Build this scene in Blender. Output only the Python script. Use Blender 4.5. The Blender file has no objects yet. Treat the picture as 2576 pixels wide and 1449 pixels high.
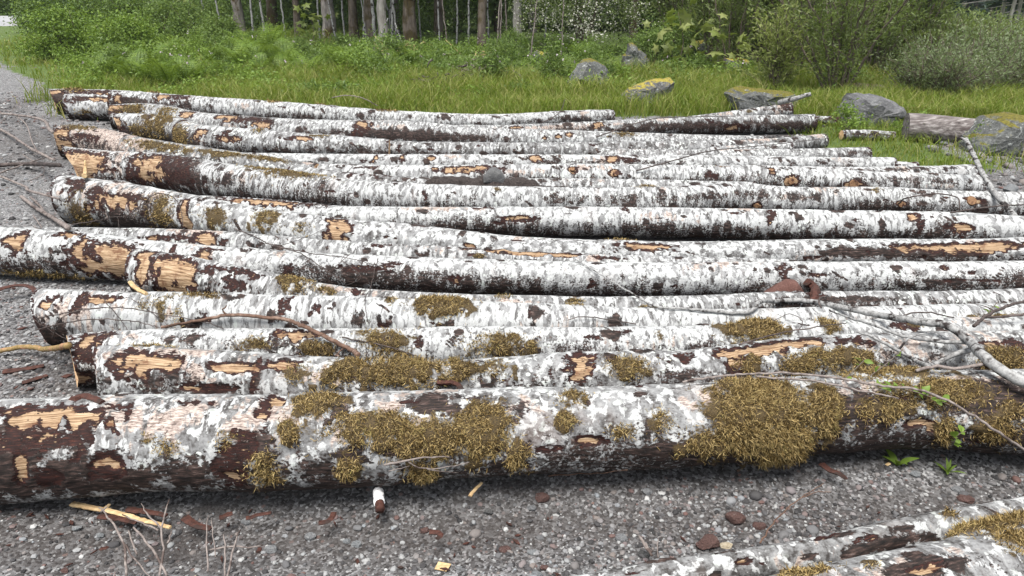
import bpy, math, random
import numpy as np
from mathutils import Vector

# ------------------------------------------------------------------ camera
scn = bpy.context.scene
F, CX, CY, HC = 1860., 1288., 724.5, 1.65          # lens (in 2576-px frame units), camera height
PIT = math.atan((CY + 40) / F)                     # the horizon lies just above the frame
cam_d = bpy.data.cameras.new('camera'); cam = bpy.data.objects.new('camera', cam_d)
scn.collection.objects.link(cam); scn.camera = cam
cam.location = (0, 0, HC); cam.rotation_euler = (math.pi / 2 - PIT, 0, 0)
cam_d.sensor_width = 36; cam_d.lens = 36 * F / 2576; cam_d.clip_start = .05; cam_d.clip_end = 3000
# ------------------------------------------------------------------ sky, sun, exposure
SUN_EL, SUN_AZ = math.radians(70), math.radians(200)
world = bpy.data.worlds.new('World'); scn.world = world; world.use_nodes = True
wn, wl = world.node_tree.nodes, world.node_tree.links
for n in list(wn): wn.remove(n)
sky = wn.new('ShaderNodeTexSky'); sky.sky_type = 'NISHITA'; sky.sun_disc = False
sky.sun_elevation = SUN_EL; sky.sun_rotation = SUN_AZ
sky.air_density = 1.0; sky.dust_density = 1.5; sky.ozone_density = 1.0
hs = wn.new('ShaderNodeHueSaturation'); hs.inputs['Saturation'].default_value = .25
bg = wn.new('ShaderNodeBackground'); bg.inputs['Strength'].default_value = .055
wo = wn.new('ShaderNodeOutputWorld')
wl.new(sky.outputs[0], hs.inputs['Color']); wl.new(hs.outputs[0], bg.inputs[0]); wl.new(bg.outputs[0], wo.inputs[0])
sd = bpy.data.lights.new('sun', 'SUN'); sun = bpy.data.objects.new('sun', sd); scn.collection.objects.link(sun)
sd.energy = 1.5; sd.angle = math.radians(34); sd.color = (1, .965, .92)
sdir = Vector((math.sin(SUN_AZ) * math.cos(SUN_EL), math.cos(SUN_AZ) * math.cos(SUN_EL), math.sin(SUN_EL)))
sun.rotation_euler = sdir.to_track_quat('Z', 'Y').to_euler(); sun.location = (0, -5, 20)
scn.view_settings.view_transform = 'Standard'; scn.view_settings.look = 'None'
scn.view_settings.exposure = 2.35; scn.view_settings.gamma = 1
scn.render.engine = 'CYCLES'
scn.cycles.use_denoising = True
scn.cycles.max_bounces = 6; scn.cycles.diffuse_bounces = 3; scn.cycles.glossy_bounces = 2
scn.cycles.transmission_bounces = 3; scn.cycles.sample_clamp_indirect = 6

rng = np.random.default_rng(11)
random.seed(5)
PI = math.pi
cp, sp = math.cos(PIT), math.sin(PIT)
CAM = np.array([0, 0, HC])

# ------------------------------------------------------------------ measuring helpers
def ray(u, v):
    x = (u - CX) / F; y = -(v - CY) / F
    d = np.array([x, cp + y * sp, -sp + y * cp]); return d / np.linalg.norm(d)
def G(u, v, z=0.):                                  # where a sight line meets the ground
    d = ray(u, v); return CAM + d * ((z - HC) / d[2])
def mpp(P):                                         # metres per frame unit at a point
    q = np.asarray(P) - CAM; return (q[1] * cp - q[2] * sp) / F
def sstep(a, b, x):
    t = np.clip((x - a) / (b - a), 0, 1); return t * t * (3 - 2 * t)
def vn(x, y, z=0., seed=0):                         # value noise 0..1
    x, y, z = np.broadcast_arrays(np.asarray(x, float), np.asarray(y, float), np.asarray(z, float))
    xi, yi, zi = np.floor(x).astype(np.int64), np.floor(y).astype(np.int64), np.floor(z).astype(np.int64)
    fx, fy, fz = x - xi, y - yi, z - zi
    fx, fy, fz = fx * fx * (3 - 2 * fx), fy * fy * (3 - 2 * fy), fz * fz * (3 - 2 * fz)
    def h(i, j, k):
        n = (i * 374761393 + j * 668265263 + k * 1440662683 + seed * 1274126177) & 0xffffffff
        n = ((n ^ (n >> 13)) * 1274126177) & 0xffffffff
        return ((n ^ (n >> 16)) & 0xffff) / 65535.
    def L(a, b, t): return a + (b - a) * t
    return L(L(L(h(xi, yi, zi), h(xi + 1, yi, zi), fx), L(h(xi, yi + 1, zi), h(xi + 1, yi + 1, zi), fx), fy),
             L(L(h(xi, yi, zi + 1), h(xi + 1, yi, zi + 1), fx), L(h(xi, yi + 1, zi + 1), h(xi + 1, yi + 1, zi + 1), fx), fy), fz)
def fbm(x, y, z=0., seed=0, o=3):
    s = 0; a = .5; t = 0
    for k in range(o):
        s = s + a * vn(np.asarray(x) * 2 ** k, np.asarray(y) * 2 ** k, np.asarray(z) * 2 ** k, seed + 17 * k); t += a; a *= .5
    return s / t

# ------------------------------------------------------------------ mesh / object helpers
def mk_mesh(name, V, faces, mat=None, smooth=True, attrs=None):
    V = np.asarray(V, np.float32)
    me = bpy.data.meshes.new(name)
    me.vertices.add(len(V)); me.vertices.foreach_set('co', V.ravel())
    if not isinstance(faces, (list, tuple)): faces = [faces]
    faces = [np.asarray(f, np.int32) for f in faces if len(f)]
    tot = np.concatenate([np.full(len(f), f.shape[1], np.int32) for f in faces])
    idx = np.concatenate([f.ravel() for f in faces])
    st = np.concatenate([[0], np.cumsum(tot)[:-1]]).astype(np.int32)
    me.loops.add(len(idx)); me.loops.foreach_set('vertex_index', idx)
    me.polygons.add(len(tot)); me.polygons.foreach_set('loop_start', st)
    me.polygons.foreach_set('use_smooth', np.full(len(tot), smooth))
    for k, a in (attrs or {}).items():
        a = np.asarray(a, np.float32)
        if a.ndim == 1:
            t = me.attributes.new(k, 'FLOAT', 'POINT'); t.data.foreach_set('value', a)
        else:
            t = me.attributes.new(k, 'FLOAT_VECTOR', 'POINT'); t.data.foreach_set('vector', a.ravel())
    me.update(calc_edges=True); me.validate()
    if mat: me.materials.append(mat)
    return me
def ob(name, me, parent=None, loc=None):
    o = bpy.data.objects.new(name, me); scn.collection.objects.link(o)
    if parent: o.parent = parent
    if loc is not None: o.location = loc
    return o
def tag(o, label, cat, group=None):
    o['label'] = label; o['category'] = cat
    if group: o['group'] = group
    return o
def thing(name, label, cat, loc=(0, 0, 0), group=None, rz=0, sc=1):
    o = bpy.data.objects.new(name, None); scn.collection.objects.link(o)
    o.empty_display_size = .1; o.location = loc; o.rotation_euler = (0, 0, rz); o.scale = (sc,) * 3
    return tag(o, label, cat, group)
def stuff(o, label=None, cat=None):
    o['kind'] = 'stuff'
    if label: tag(o, label, cat)
    return o
def struct(o): o['kind'] = 'structure'; return o
def copy_tree(o, parent=None):
    c = o.copy(); scn.collection.objects.link(c); c.parent = parent
    for ch in o.children: copy_tree(ch, c)
    return c
def grid_faces(nu, nv, off=0):
    i = np.arange((nu - 1))[:, None] * nv + np.arange(nv - 1)[None, :]
    i = i.ravel() + off
    return np.stack([i, i + 1, i + nv + 1, i + nv], 1)

# ------------------------------------------------------------------ node helpers
class NT:
    def __init__(s, name, rough=.8):
        s.m = bpy.data.materials.new(name); s.m.use_nodes = True
        s.t = s.m.node_tree; s.n = s.t.nodes; s.b = s.n['Principled BSDF']; s.out = s.n['Material Output']
        s.b.inputs['Roughness'].default_value = rough; s.b.inputs['Specular IOR Level'].default_value = .25
    def lk(s, a, b): s.t.links.new(a, b)
    def put(s, inp, v):
        if isinstance(v, bpy.types.NodeSocket): s.lk(v, inp)
        elif v is not None:
            try: inp.default_value = v
            except Exception: inp.default_value = tuple(v) + (1,)
    def attr(s, nm, what='Fac'):
        a = s.n.new('ShaderNodeAttribute'); a.attribute_name = nm; return a.outputs[what]
    def obj(s): return s.n.new('ShaderNodeTexCoord').outputs['Object']
    def pos(s): return s.n.new('ShaderNodeNewGeometry').outputs['Position']
    def oid(s): return s.n.new('ShaderNodeObjectInfo').outputs['Random']
    def math(s, op, a, b=None, c=None, clamp=False):
        n = s.n.new('ShaderNodeMath'); n.operation = op; n.use_clamp = clamp
        s.put(n.inputs[0], a)
        if b is not None: s.put(n.inputs[1], b)
        if c is not None: s.put(n.inputs[2], c)
        return n.outputs[0]
    def vmul(s, v, f):
        n = s.n.new('ShaderNodeVectorMath'); n.operation = 'MULTIPLY'; s.lk(v, n.inputs[0]); n.inputs[1].default_value = f; return n.outputs[0]
    def vadd(s, v, w):
        n = s.n.new('ShaderNodeVectorMath'); n.operation = 'ADD'; s.lk(v, n.inputs[0]); s.put(n.inputs[1], w); return n.outputs[0]
    def noise(s, v, sc, det=3, rough=.55, dist=0):
        n = s.n.new('ShaderNodeTexNoise'); s.lk(v, n.inputs['Vector']); n.inputs['Scale'].default_value = sc
        n.inputs['Detail'].default_value = det; n.inputs['Roughness'].default_value = rough; n.inputs['Distortion'].default_value = dist
        return n.outputs[0]
    def vor(s, v, sc, feat='F1', out='Distance', rnd=1):
        n = s.n.new('ShaderNodeTexVoronoi'); s.lk(v, n.inputs['Vector']); n.inputs['Scale'].default_value = sc
        n.feature = feat; n.inputs['Randomness'].default_value = rnd; return n.outputs[out]
    def step(s, x, a, b):
        n = s.n.new('ShaderNodeMapRange'); n.interpolation_type = 'SMOOTHSTEP'; s.put(n.inputs[0], x)
        n.inputs[1].default_value = a; n.inputs[2].default_value = b; n.inputs[3].default_value = 0; n.inputs[4].default_value = 1; return n.outputs[0]
    def mix(s, f, a, b, mode='MIX'):
        n = s.n.new('ShaderNodeMix'); n.data_type = 'RGBA'; n.blend_type = mode
        s.put(n.inputs[0], f)
        for k, v in ((6, a), (7, b)):
            if isinstance(v, bpy.types.NodeSocket): s.lk(v, n.inputs[k])
            else: n.inputs[k].default_value = tuple(v) + (1,)
        return n.outputs[2]
    def ramp(s, f, stops):
        n = s.n.new('ShaderNodeValToRGB'); s.put(n.inputs[0], f); e = n.color_ramp.elements
        while len(e) < len(stops): e.new(.5)
        for k, (p, c) in enumerate(stops): e[k].position = p; e[k].color = tuple(c) + (1,)
        return n.outputs[0]
    def bump(s, h, st=.5, dist=.01):
        n = s.n.new('ShaderNodeBump'); n.inputs['Strength'].default_value = st; n.inputs['Distance'].default_value = dist
        s.lk(h, n.inputs['Height']); s.lk(n.outputs[0], s.b.inputs['Normal'])
    def col(s, c): s.put(s.b.inputs['Base Color'], c)

# ------------------------------------------------------------------ materials
def m_bark():
    s = NT('alder_bark', .78)
    lc = s.attr('lc', 'Vector'); peel = s.attr('peel'); moss = s.attr('moss'); scuff = s.attr('scuff'); dark = s.attr('dark')
    c = s.vmul(lc, (1, 1, 1)); ring = s.vmul(lc, (1.0, .38, 1))       # ring: mottles drawn out round the trunk
    n1 = s.noise(ring, 26, 4, .62, .3); n2 = s.noise(c, 75, 4, .65); n3 = s.noise(ring, 7, 3, .5); n4 = s.noise(c, 200, 2, .6)
    lich = s.vor(s.vadd(c, s.vmul(lc, (0, 0, 0))), 30, 'SMOOTH_F1')
    lblob = s.step(lich, .30, .22)
    m = s.math('ADD', s.math('MULTIPLY', n1, .62), s.math('MULTIPLY', n2, .38)); oid = s.oid()
    m = s.math('ADD', m, s.math('MULTIPLY', s.math('SUBTRACT', oid, .55), .055))
    grey = s.ramp(m, [(.38, (.035, .032, .030)), (.45, (.10, .098, .097)), (.52, (.165, .166, .166)), (.62, (.225, .227, .226))])
    white = s.ramp(s.math('ADD', s.math('MULTIPLY', n2, .6), s.math('MULTIPLY', n4, .4)), [(.35, (.235, .238, .236)), (.5, (.325, .331, .328)), (.65, (.40, .406, .402))])
    lp = s.noise(s.vmul(lc, (1, .55, 1)), 31, 6, .62, .4)
    col = s.mix(s.step(s.math('ADD', lp, s.math('MULTIPLY', s.math('SUBTRACT', oid, .45), .09)), .495, .545), grey, white)
    brn = s.step(s.noise(ring, 5, 4, .6), .60, .72)
    col = s.mix(s.math('MULTIPLY', brn, .45), col, s.mix(.5, col, (.20, .145, .125)))
    col = s.mix(s.math('MULTIPLY', lblob, s.step(n3, .5, .62)), col, (.44, .465, .44))
    # warm pinkish weathered skin where the crust has been scuffed off
    grain = s.noise(s.vmul(lc, (48, 150, 1)), 1, 6, .72)
    sk = s.ramp(grain, [(.36, (.035, .022, .018)), (.45, (.15, .108, .090)), (.53, (.32, .265, .23)), (.68, (.47, .415, .37))])
    scf = s.step(s.math('ADD', scuff, s.math('MULTIPLY', s.math('SUBTRACT', n1, .5), 2.6)), .45, .70)
    col = s.mix(s.math('MULTIPLY', scf, .9), col, sk)
    # black-brown algae and bare bark between the lichens, plus painted underside shade
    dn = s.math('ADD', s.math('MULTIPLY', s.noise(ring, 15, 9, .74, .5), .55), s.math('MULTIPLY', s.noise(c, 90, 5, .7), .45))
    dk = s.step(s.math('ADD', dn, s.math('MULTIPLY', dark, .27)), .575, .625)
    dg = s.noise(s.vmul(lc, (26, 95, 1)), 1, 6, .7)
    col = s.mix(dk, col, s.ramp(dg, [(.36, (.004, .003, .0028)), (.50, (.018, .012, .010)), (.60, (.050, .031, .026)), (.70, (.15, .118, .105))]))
    spk = s.step(s.noise(s.vmul(lc, (1, .8, 1)), 48, 2, .5), .70, .74)
    col = s.mix(s.math('MULTIPLY', spk, .85), col, (.03, .022, .02))
    # thin cross cracks
    crk = s.step(s.noise(s.vmul(lc, (60, 9, 1)), 1, 3, .6, .5), .68, .72)
    col = s.mix(s.math('MULTIPLY', crk, .5), col, (.10, .08, .075))
    # torn bark: red inner bark, then bare wood
    rag = s.math('ADD', s.math('MULTIPLY', s.noise(c, 32, 4, .65), .55), s.math('MULTIPLY', s.noise(s.vmul(lc, (40, 110, 1)), 1, 3, .6), .45))
    pv = s.math('ADD', peel, s.math('MULTIPLY', s.math('SUBTRACT', rag, .5), 2.3))
    red = s.ramp(s.noise(s.vmul(lc, (40, 160, 1)), 1, 3, .6), [(.3, (.004, .002, .0018)), (.55, (.020, .0060, .0045)), (.75, (.065, .020, .012))])
    rk = s.step(pv, -.02, .06); wk = s.step(pv, .43, .50)
    wg = s.noise(s.vmul(lc, (9, 190, 1)), 1, 5, .65); wg2 = s.noise(s.vmul(lc, (22, 26, 1)), 1, 3, .6)
    wood = s.ramp(wg, [(.32, (.040, .020, .010)), (.43, (.145, .085, .045)), (.53, (.29, .20, .12)), (.72, (.42, .325, .22))])
    wood = s.mix(s.math('MULTIPLY', s.step(wg2, .52, .68), .75), wood, (.095, .038, .018))
    col = s.mix(rk, col, red); col = s.mix(wk, col, wood)
    mo = s.step(s.math('ADD', moss, s.math('MULTIPLY', s.math('SUBTRACT', n2, .5), 1.2)), .40, .70)
    col = s.mix(mo, col, s.ramp(n4, [(.3, (.012, .008, .004)), (.7, (.085, .058, .022))]))
    s.col(col)
    h = s.math('ADD', s.math('MULTIPLY', m, .7), s.math('MULTIPLY', n4, .35))
    h = s.math('SUBTRACT', h, s.math('MULTIPLY', dk, .25)); h = s.math('SUBTRACT', h, s.math('MULTIPLY', rk, 1.4)); h = s.math('SUBTRACT', h, s.math('MULTIPLY', wk, .8))
    h = s.math('ADD', h, s.math('MULTIPLY', s.math('MULTIPLY', wk, wg), .6))
    s.bump(h, .8, .004); return s.m
def m_wood():
    s = NT('cut_wood', .75); o = s.obj()
    g = s.noise(s.vmul(o, (7, 150, 150)), 1, 4, .6); k = s.noise(o, 25, 3, .6)
    col = s.ramp(g, [(.28, (.26, .13, .06)), (.48, (.55, .35, .19)), (.7, (.72, .53, .33))])
    s.col(s.mix(s.step(k, .56, .7), col, (.20, .075, .035))); s.bump(g, .6, .003); return s.m
def m_twig(name, c0, c1, c2, sc=1):
    s = NT(name, .8); o = s.obj()
    n = s.noise(o, 60 * sc, 4, .65); k = s.noise(o, 14 * sc, 3, .6)
    s.col(s.mix(s.step(k, .53, .62), s.ramp(n, [(.3, c0), (.6, c1)]), c2)); s.bump(n, .5, .002); return s.m
def m_moss():
    s = NT('moss_strands', .95); r = s.attr('rnd'); o = s.pos()
    z = s.noise(o, 9, 2, .5); f = s.math('ADD', s.math('MULTIPLY', r, .55), s.math('MULTIPLY', z, .45))
    col = s.ramp(f, [(.20, (.022, .014, .005)), (.36, (.080, .052, .018)), (.50, (.20, .138, .052)), (.62, (.36, .270, .125)), (.74, (.23, .175, .076)), (.9, (.15, .138, .034))])
    s.col(col); s.b.inputs['Specular IOR Level'].default_value = .1; return s.m
def m_leaf(name, c0, c1, c2, trans=.35, rough=.5, spec=.3):
    s = NT(name, rough); r = s.attr('rnd'); i = s.oid()
    f = s.math('ADD', s.math('MULTIPLY', r, .75), s.math('MULTIPLY', i, .25))
    col = s.ramp(f, [(.1, c0), (.5, c1), (.9, c2)]); s.col(col); s.b.inputs['Specular IOR Level'].default_value = spec
    t = s.n.new('ShaderNodeBsdfTranslucent'); s.lk(s.mix(.5, col, (.16, .22, .02)), t.inputs['Color'])
    mx = s.n.new('ShaderNodeMixShader'); mx.inputs[0].default_value = trans
    s.lk(s.b.outputs[0], mx.inputs[1]); s.lk(t.outputs[0], mx.inputs[2]); s.lk(mx.outputs[0], s.out.inputs['Surface']); return s.m
def m_ground():
    s = NT('ground', .92); p = s.pos(); g = s.attr('grass'); wet = s.attr('soil')
    v1 = s.n.new('ShaderNodeTexVoronoi'); s.lk(p, v1.inputs['Vector']); v1.inputs['Scale'].default_value = 105
    v2 = s.n.new('ShaderNodeTexVoronoi'); s.lk(p, v2.inputs['Vector']); v2.inputs['Scale'].default_value = 48
    big = s.noise(p, 1.7, 4, .6); fine = s.noise(p, 400, 2, .6)
    peb = s.ramp(v1.outputs['Color'], [(.0, (.012, .0115, .0115)), (.3, (.060, .059, .059)), (.55, (.135, .133, .133)), (.8, (.25, .25, .253)), (.97, (.40, .40, .395))])
    peb2 = s.ramp(v2.outputs['Color'], [(.0, (.025, .024, .024)), (.5, (.095, .093, .093)), (.8, (.17, .173, .178)), (.93, (.20, .12, .10)), (1, (.5, .5, .5))])
    peb = s.mix(s.step(v2.outputs['Distance'], .42, .34), peb, peb2)
    sand = s.ramp(fine, [(.35, (.026, .024, .0235)), (.65, (.11, .104, .101))])
    col = s.mix(s.step(s.math('ADD', big, s.math('MULTIPLY', s.noise(p, 9, 3, .6), .4)), .72, .95), peb, sand)
    col = s.mix(s.math('MULTIPLY', wet, .75), col, s.ramp(fine, [(.3, (.012, .010, .009)), (.75, (.055, .042, .036))]))
    tn = s.noise(p, 5, 4, .65)
    turf = s.ramp(s.noise(p, 30, 4, .65), [(.3, (.020, .028, .008)), (.5, (.06, .095, .02)), (.75, (.12, .14, .045))])
    gm = s.step(s.math('ADD', g, s.math('MULTIPLY', s.math('SUBTRACT', tn, .5), .9)), .42, .58)
    s.col(s.mix(gm, col, turf))
    s.bump(s.math('ADD', s.math('MULTIPLY', v1.outputs['Distance'], -.7), s.math('ADD', s.math('MULTIPLY', v2.outputs['Distance'], -.8), fine)), .7, .006); return s.m
def m_stone():
    s = NT('pebble_stone', .8); r = s.attr('rnd'); p = s.obj()
    n = s.noise(p, 260, 3, .6)
    col = s.ramp(r, [(0, (.016, .0155, .016)), (.25, (.050, .048, .049)), (.45, (.12, .12, .123)), (.58, (.16, .137, .125)), (.66, (.205, .22, .233)), (.72, (.11, .060, .051)), (.80, (.22, .226, .23)), (.95, (.28, .28, .275)), (1, (.40, .40, .39))])
    s.col(s.mix(.35, col, s.mix(n, (.03, .03, .03), col, 'MIX'), 'MIX')); s.bump(n, .5, .002); return s.m
def m_rock(name, c0, c1, c2, moss=0., mc=((.10, .075, .015), (.36, .28, .03)), lich=.5, sc=1.):
    s = NT(name, .88); o = s.pos()
    a = s.noise(o, 6 * sc, 5, .65); b = s.noise(o, 38 * sc, 4, .65); k = s.noise(o, 15 * sc, 4, .7, .5)
    col = s.ramp(s.math('ADD', s.math('MULTIPLY', a, .5), s.math('MULTIPLY', b, .5)), [(.3, c0), (.5, c1), (.68, c2)])
    if lich: col = s.mix(s.math('MULTIPLY', s.step(k, .58, .66), lich), col, (.48, .50, .48))
    if moss:
        g = s.n.new('ShaderNodeNewGeometry'); x = s.n.new('ShaderNodeSeparateXYZ'); s.lk(g.outputs['Normal'], x.inputs[0])
        f = s.math('ADD', s.math('MULTIPLY', x.outputs[2], .55), s.math('MULTIPLY', a, .9))
        col = s.mix(s.step(s.math('ADD', f, moss - .5), .78, .90), col, s.ramp(b, [(.3, mc[0]), (.7, mc[1])]))
    s.col(col); s.bump(s.math('ADD', b, a), .9, .02); return s.m
def m_trunk(name, c0, c1, mossc, amt):
    s = NT(name, .9); o = s.pos()
    n = s.noise(s.vmul(o, (9, 9, 2)), 1.6, 5, .65); k = s.noise(o, 2.2, 4, .65)
    s.col(s.mix(s.step(k, .62 - amt, .74 - amt), s.ramp(n, [(.32, c0), (.62, c1)]), s.ramp(n, [(.3, tuple(x * .4 for x in mossc)), (.7, mossc)])))
    s.bump(n, .8, .03); return s.m

BARK = m_bark(); WOOD = m_wood(); MOSS = m_moss(); STONE = m_stone(); GROUND = m_ground()
TW_BROWN = m_twig('red_brown_twig', (.05, .027, .018), (.125, .075, .053), (.17, .115, .088))
TW_GREY = m_twig('grey_birch_branch', (.075, .072, .07), (.27, .27, .265), (.018, .014, .013))
TW_PALE = m_twig('pale_dry_twig', (.085, .068, .062), (.20, .172, .157), (.065, .048, .042))
TW_DARK = m_twig('dark_twig', (.018, .013, .012), (.06, .047, .042), (.09, .072, .066))
TW_MOSS = m_twig('mossy_stick', (.10, .075, .02), (.24, .16, .075), (.28, .15, .09))
BARKBIT = m_twig('red_bark_scrap', (.018, .008, .006), (.062, .024, .017), (.026, .015, .012))
KNOT = m_twig('knot_wood', (.075, .036, .018), (.20, .115, .060), (.045, .02, .012), 1.5)
SPLINT = m_twig('pale_splinter_wood', (.26, .165, .075), (.48, .36, .20), (.34, .23, .12), .6)

# ------------------------------------------------------------------ logs: axis through measured points
# (u, top-edge v, radius m, height of the log's foot above the ground)
LOGS = {
 'L0a': [(1700,1520,.13),(1934,1450,.13),(2250,1384,.13),(2576,1310,.13),(3000,1225,.13)],
 'L0b': [(1400,1455,.042),(1717,1403,.047),(2050,1349,.05),(2250,1306,.052),(2576,1249,.055),(3000,1185,.055)],
 'L1': [(-330,1018,.176),(0,1008,.174),(300,994,.170),(859,988,.163),(1192,977,.156),(1717,966,.150),(2000,947,.147),(2300,932,.147),(2500,930,.156),(2800,935,.165)],
 'L2': [(240,872,.14),(283,868,.14),(567,880,.135),(859,899,.12),(1140,906,.11),(1426,886,.115),(1717,880,.115),(2017,847,.12),(2384,833,.125),(2800,826,.13)],
 'L3': [(163,842,.118),(283,831,.115),(483,826,.108),(859,826,.10),(1192,820,.10),(1526,822,.10),(1717,820,.10),(2050,806,.10),(2384,799,.10),(2800,794,.1)],
 'L4': [(98,724,.145),(333,733,.135),(667,741,.125),(859,746,.12),(1288,760,.11),(1717,776,.09),(2050,773,.09),(2384,765,.09),(2800,755,.09)],
 'L5': [(345,624,.135,.05),(467,643,.125,.04),(600,670,.115,.02),(700,691,.11),(859,720,.09),(1092,736,.085),(1459,745,.08),(1717,743,.08),(1984,733,.08),(2384,731,.08),(2800,715,.08)],
 'L6': [(-330,565,.15),(0,571,.145),(200,583,.14),(467,613,.122),(859,638,.108),(1288,653,.10),(1717,660,.10),(2050,657,.10),(2384,658,.10),(2800,653,.1)],
 'L7': [(60,571,.09),(333,573,.09),(533,580,.088),(859,605,.08),(1146,620,.075),(1492,638,.07),(1717,645,.066),(2000,652,.06)],
 'L8': [(158,441,.178),(300,457,.165),(467,486,.15),(667,523,.137),(859,550,.12),(1026,563,.11),(1288,593,.1),(1592,605,.09),(1717,608,.09),(2084,601,.09),(2384,601,.09),(2800,590,.09)],
 'L9': [(480,490,.10),(733,506,.10),(859,517,.10),(1288,520,.10),(1717,522,.105),(2050,528,.108),(2384,533,.11),(2800,555,.105)],
 'L10': [(150,367,.175),(283,380,.165),(400,384,.16),(493,398,.155),(633,420,.145),(859,448,.13),(1149,465,.12),(1717,468,.12),(1867,458,.12),(1950,468,.115),(2217,470,.11),(2384,478,.11),(2800,486,.105)],
 'L11': [(740,414,.10),(859,430,.10),(1100,447,.09),(1459,448,.09),(1717,452,.09),(1900,458,.08)],
 'L12': [(700,410,.09),(1092,415,.105),(1288,413,.115),(1717,414,.118),(1950,418,.118),(2184,430,.108),(2467,440,.095)],
 'L12c': [(1800,415,.08),(2050,418,.09),(2184,420,.1),(2447,414,.095)],
 'L14': [(137,313,.165),(233,320,.155),(367,347,.15),(533,372,.14),(733,402,.11),(800,412,.1)],
 'L13': [(583,383,.085),(859,387,.085),(1288,388,.095),(1717,390,.095),(1984,393,.085),(2250,396,.085)],
 'L13c': [(1600,401,.06),(1984,403,.065),(2307,407,.065)],
 'L13b': [(1500,372,.08),(1717,376,.088),(1984,374,.088),(2184,370,.088)],
 'L14r': [(1159,367,.065),(1292,368,.065),(1717,365,.07),(1990,358,.07)],
 'L15': [(483,366,.08),(667,356,.09),(859,351,.10),(1092,356,.10),(1288,358,.10),(1717,354,.09),(1950,347,.085),(2070,336,.08)],
 'L16': [(282,287,.15),(333,285,.155),(450,296,.155),(517,314,.15,.03),(667,327,.135,.06),(859,341,.12,.06),(980,350,.11,.04)],
 'L17': [(275,263,.15),(367,260,.15),(500,281,.15),(700,297,.15),(859,302,.155),(1026,304,.155),(1200,319,.13),(1426,327,.12),(1717,337,.10),(1924,342,.09)],
 'L17b': [(1150,314,.10),(1288,313,.10),(1717,294,.105),(2047,287,.105)],
 'L18': [(282,226,.145,.14),(480,240,.14,.08),(700,255,.135,.02),(859,268,.125),(992,278,.115),(1259,287,.1),(1426,278,.095),(1542,276,.09)],
 'L19b': [(166,236,.165),(280,240,.155),(400,250,.145)],
 'L19': [(118,223,.165),(280,226,.155),(420,235,.145)],
 'L20': [(1700,296,.07),(1817,282,.075,.05),(1989,258,.09,.13)],
 'SM1': [(2117,327,.055),(2180,326,.055),(2252,331,.05)],
 'SM2': [(2052,291,.05),(2100,293,.05),(2145,292,.045)],
}
LABEL = {
 'L0a': 'thick white log with golden moss lying against the thin birch pole',
 'L0b': 'thin white birch pole with dark scars beside the thick mossy white log',
 'L1': 'thickest log at the gravel edge, hung with golden moss and torn bark',
 'L2': 'bent white log with a thick golden moss mat, resting behind the thickest mossy log',
 'L3': 'white log with red-brown peeled butt sticking out past the bent mossy log',
 'L4': 'white log with slanted cut butt under the long brown forked twig',
 'L5': 'tapering log with large bare wood patches on its butt, wedged beside the smooth log',
 'L6': 'long smooth white log with a red rock leaning on its side',
 'L7': 'slender white log with a long thin strip of torn bark along its top',
 'L8': 'curving mossy-butted log with a long bare wood strip at its thin end',
 'L9': 'straight spotted white log with a broken bark window at mid length',
 'L10': 'big log with a split notched butt and a large red bark tear',
 'L11': 'low white log partly buried under the spill of dark soil',
 'L12': 'white log with sawn round branch knots behind the grey stone on soil',
 'L12c': 'short visible white log end lying just behind the log with sawn knots',
 'L14': 'brown-butted log with dry moss along its top, touching the split log',
 'L13': 'white log with a row of small bare wood knots, reaching the grass',
 'L13c': 'thin white pole with a long pale stick on it beside the grass',
 'L13b': 'white log with a blunt end beside the green grass gap',
 'L14r': 'short white log ending in a dark sawn face near the small grass gap',
 'L15': 'pale slender log with two bare wood scars, tapering up to a blunt tip',
 'L16': 'mossy log with striped peeled butt and round bark scars',
 'L17': 'dark-bellied log with mossy crown and a broken orange splinter',
 'L17b': 'dark mottled log with sawn end pointing at the angular grey boulder',
 'L18': 'clean pale log lying on the pile edge against the tall grass',
 'L19b': 'short white birch butt with a peeled stripe, at the corner of the pile',
 'L19': 'dark splintered brown butt behind the short white birch butt',
 'L20': 'pale log propped upward with its sawn end before the mossy flat boulder',
 'SM1': 'small birch log piece lying alone in the grass gap',
 'SM2': 'small broken birch log lying below the angular grey boulder',
}
def solve(pts):
    pts = [tuple(p) + (0,) * (4 - len(p)) for p in pts]
    n = len(pts); a = [np.array([1., 0, 0])] * n
    for it in range(4):
        P = []
        for i, (u, v, r, z0) in enumerate(pts):
            d = ray(u, v); nn = np.cross(a[i], d); nn /= np.linalg.norm(nn)
            if nn[2] < 0: nn = -nn
            t = (r + z0 + r * nn[2] - HC) / d[2]; P.append(CAM + t * d - r * nn)
        P = np.array(P); g = np.gradient(P, axis=0); a = [x / np.linalg.norm(x) for x in g]
    return P, np.array([p[2] for p in pts])
def smooth_curve(P, r, step):
    s = np.concatenate([[0], np.cumsum(np.linalg.norm(np.diff(P, axis=0), axis=1))])
    D = np.concatenate([P, r[:, None]], 1); m = np.zeros_like(D)
    sl = np.diff(D, axis=0) / np.diff(s)[:, None]
    m[0], m[-1] = sl[0], sl[-1]; m[1:-1] = (sl[1:] + sl[:-1]) / 2
    n = max(6, int(s[-1] / step)); q = np.linspace(0, s[-1], n); i = np.clip(np.searchsorted(s, q, 'right') - 1, 0, len(s) - 2)
    h = (s[i + 1] - s[i])[:, None]; t = ((q - s[i]) / (s[i + 1] - s[i]))[:, None]
    o = (2*t**3-3*t**2+1)*D[i] + (t**3-2*t**2+t)*h*m[i] + (-2*t**3+3*t**2)*D[i+1] + (t**3-t**2)*h*m[i+1]
    return q, o[:, :3], o[:, 3]
class Log: pass
LG = {}
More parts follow.
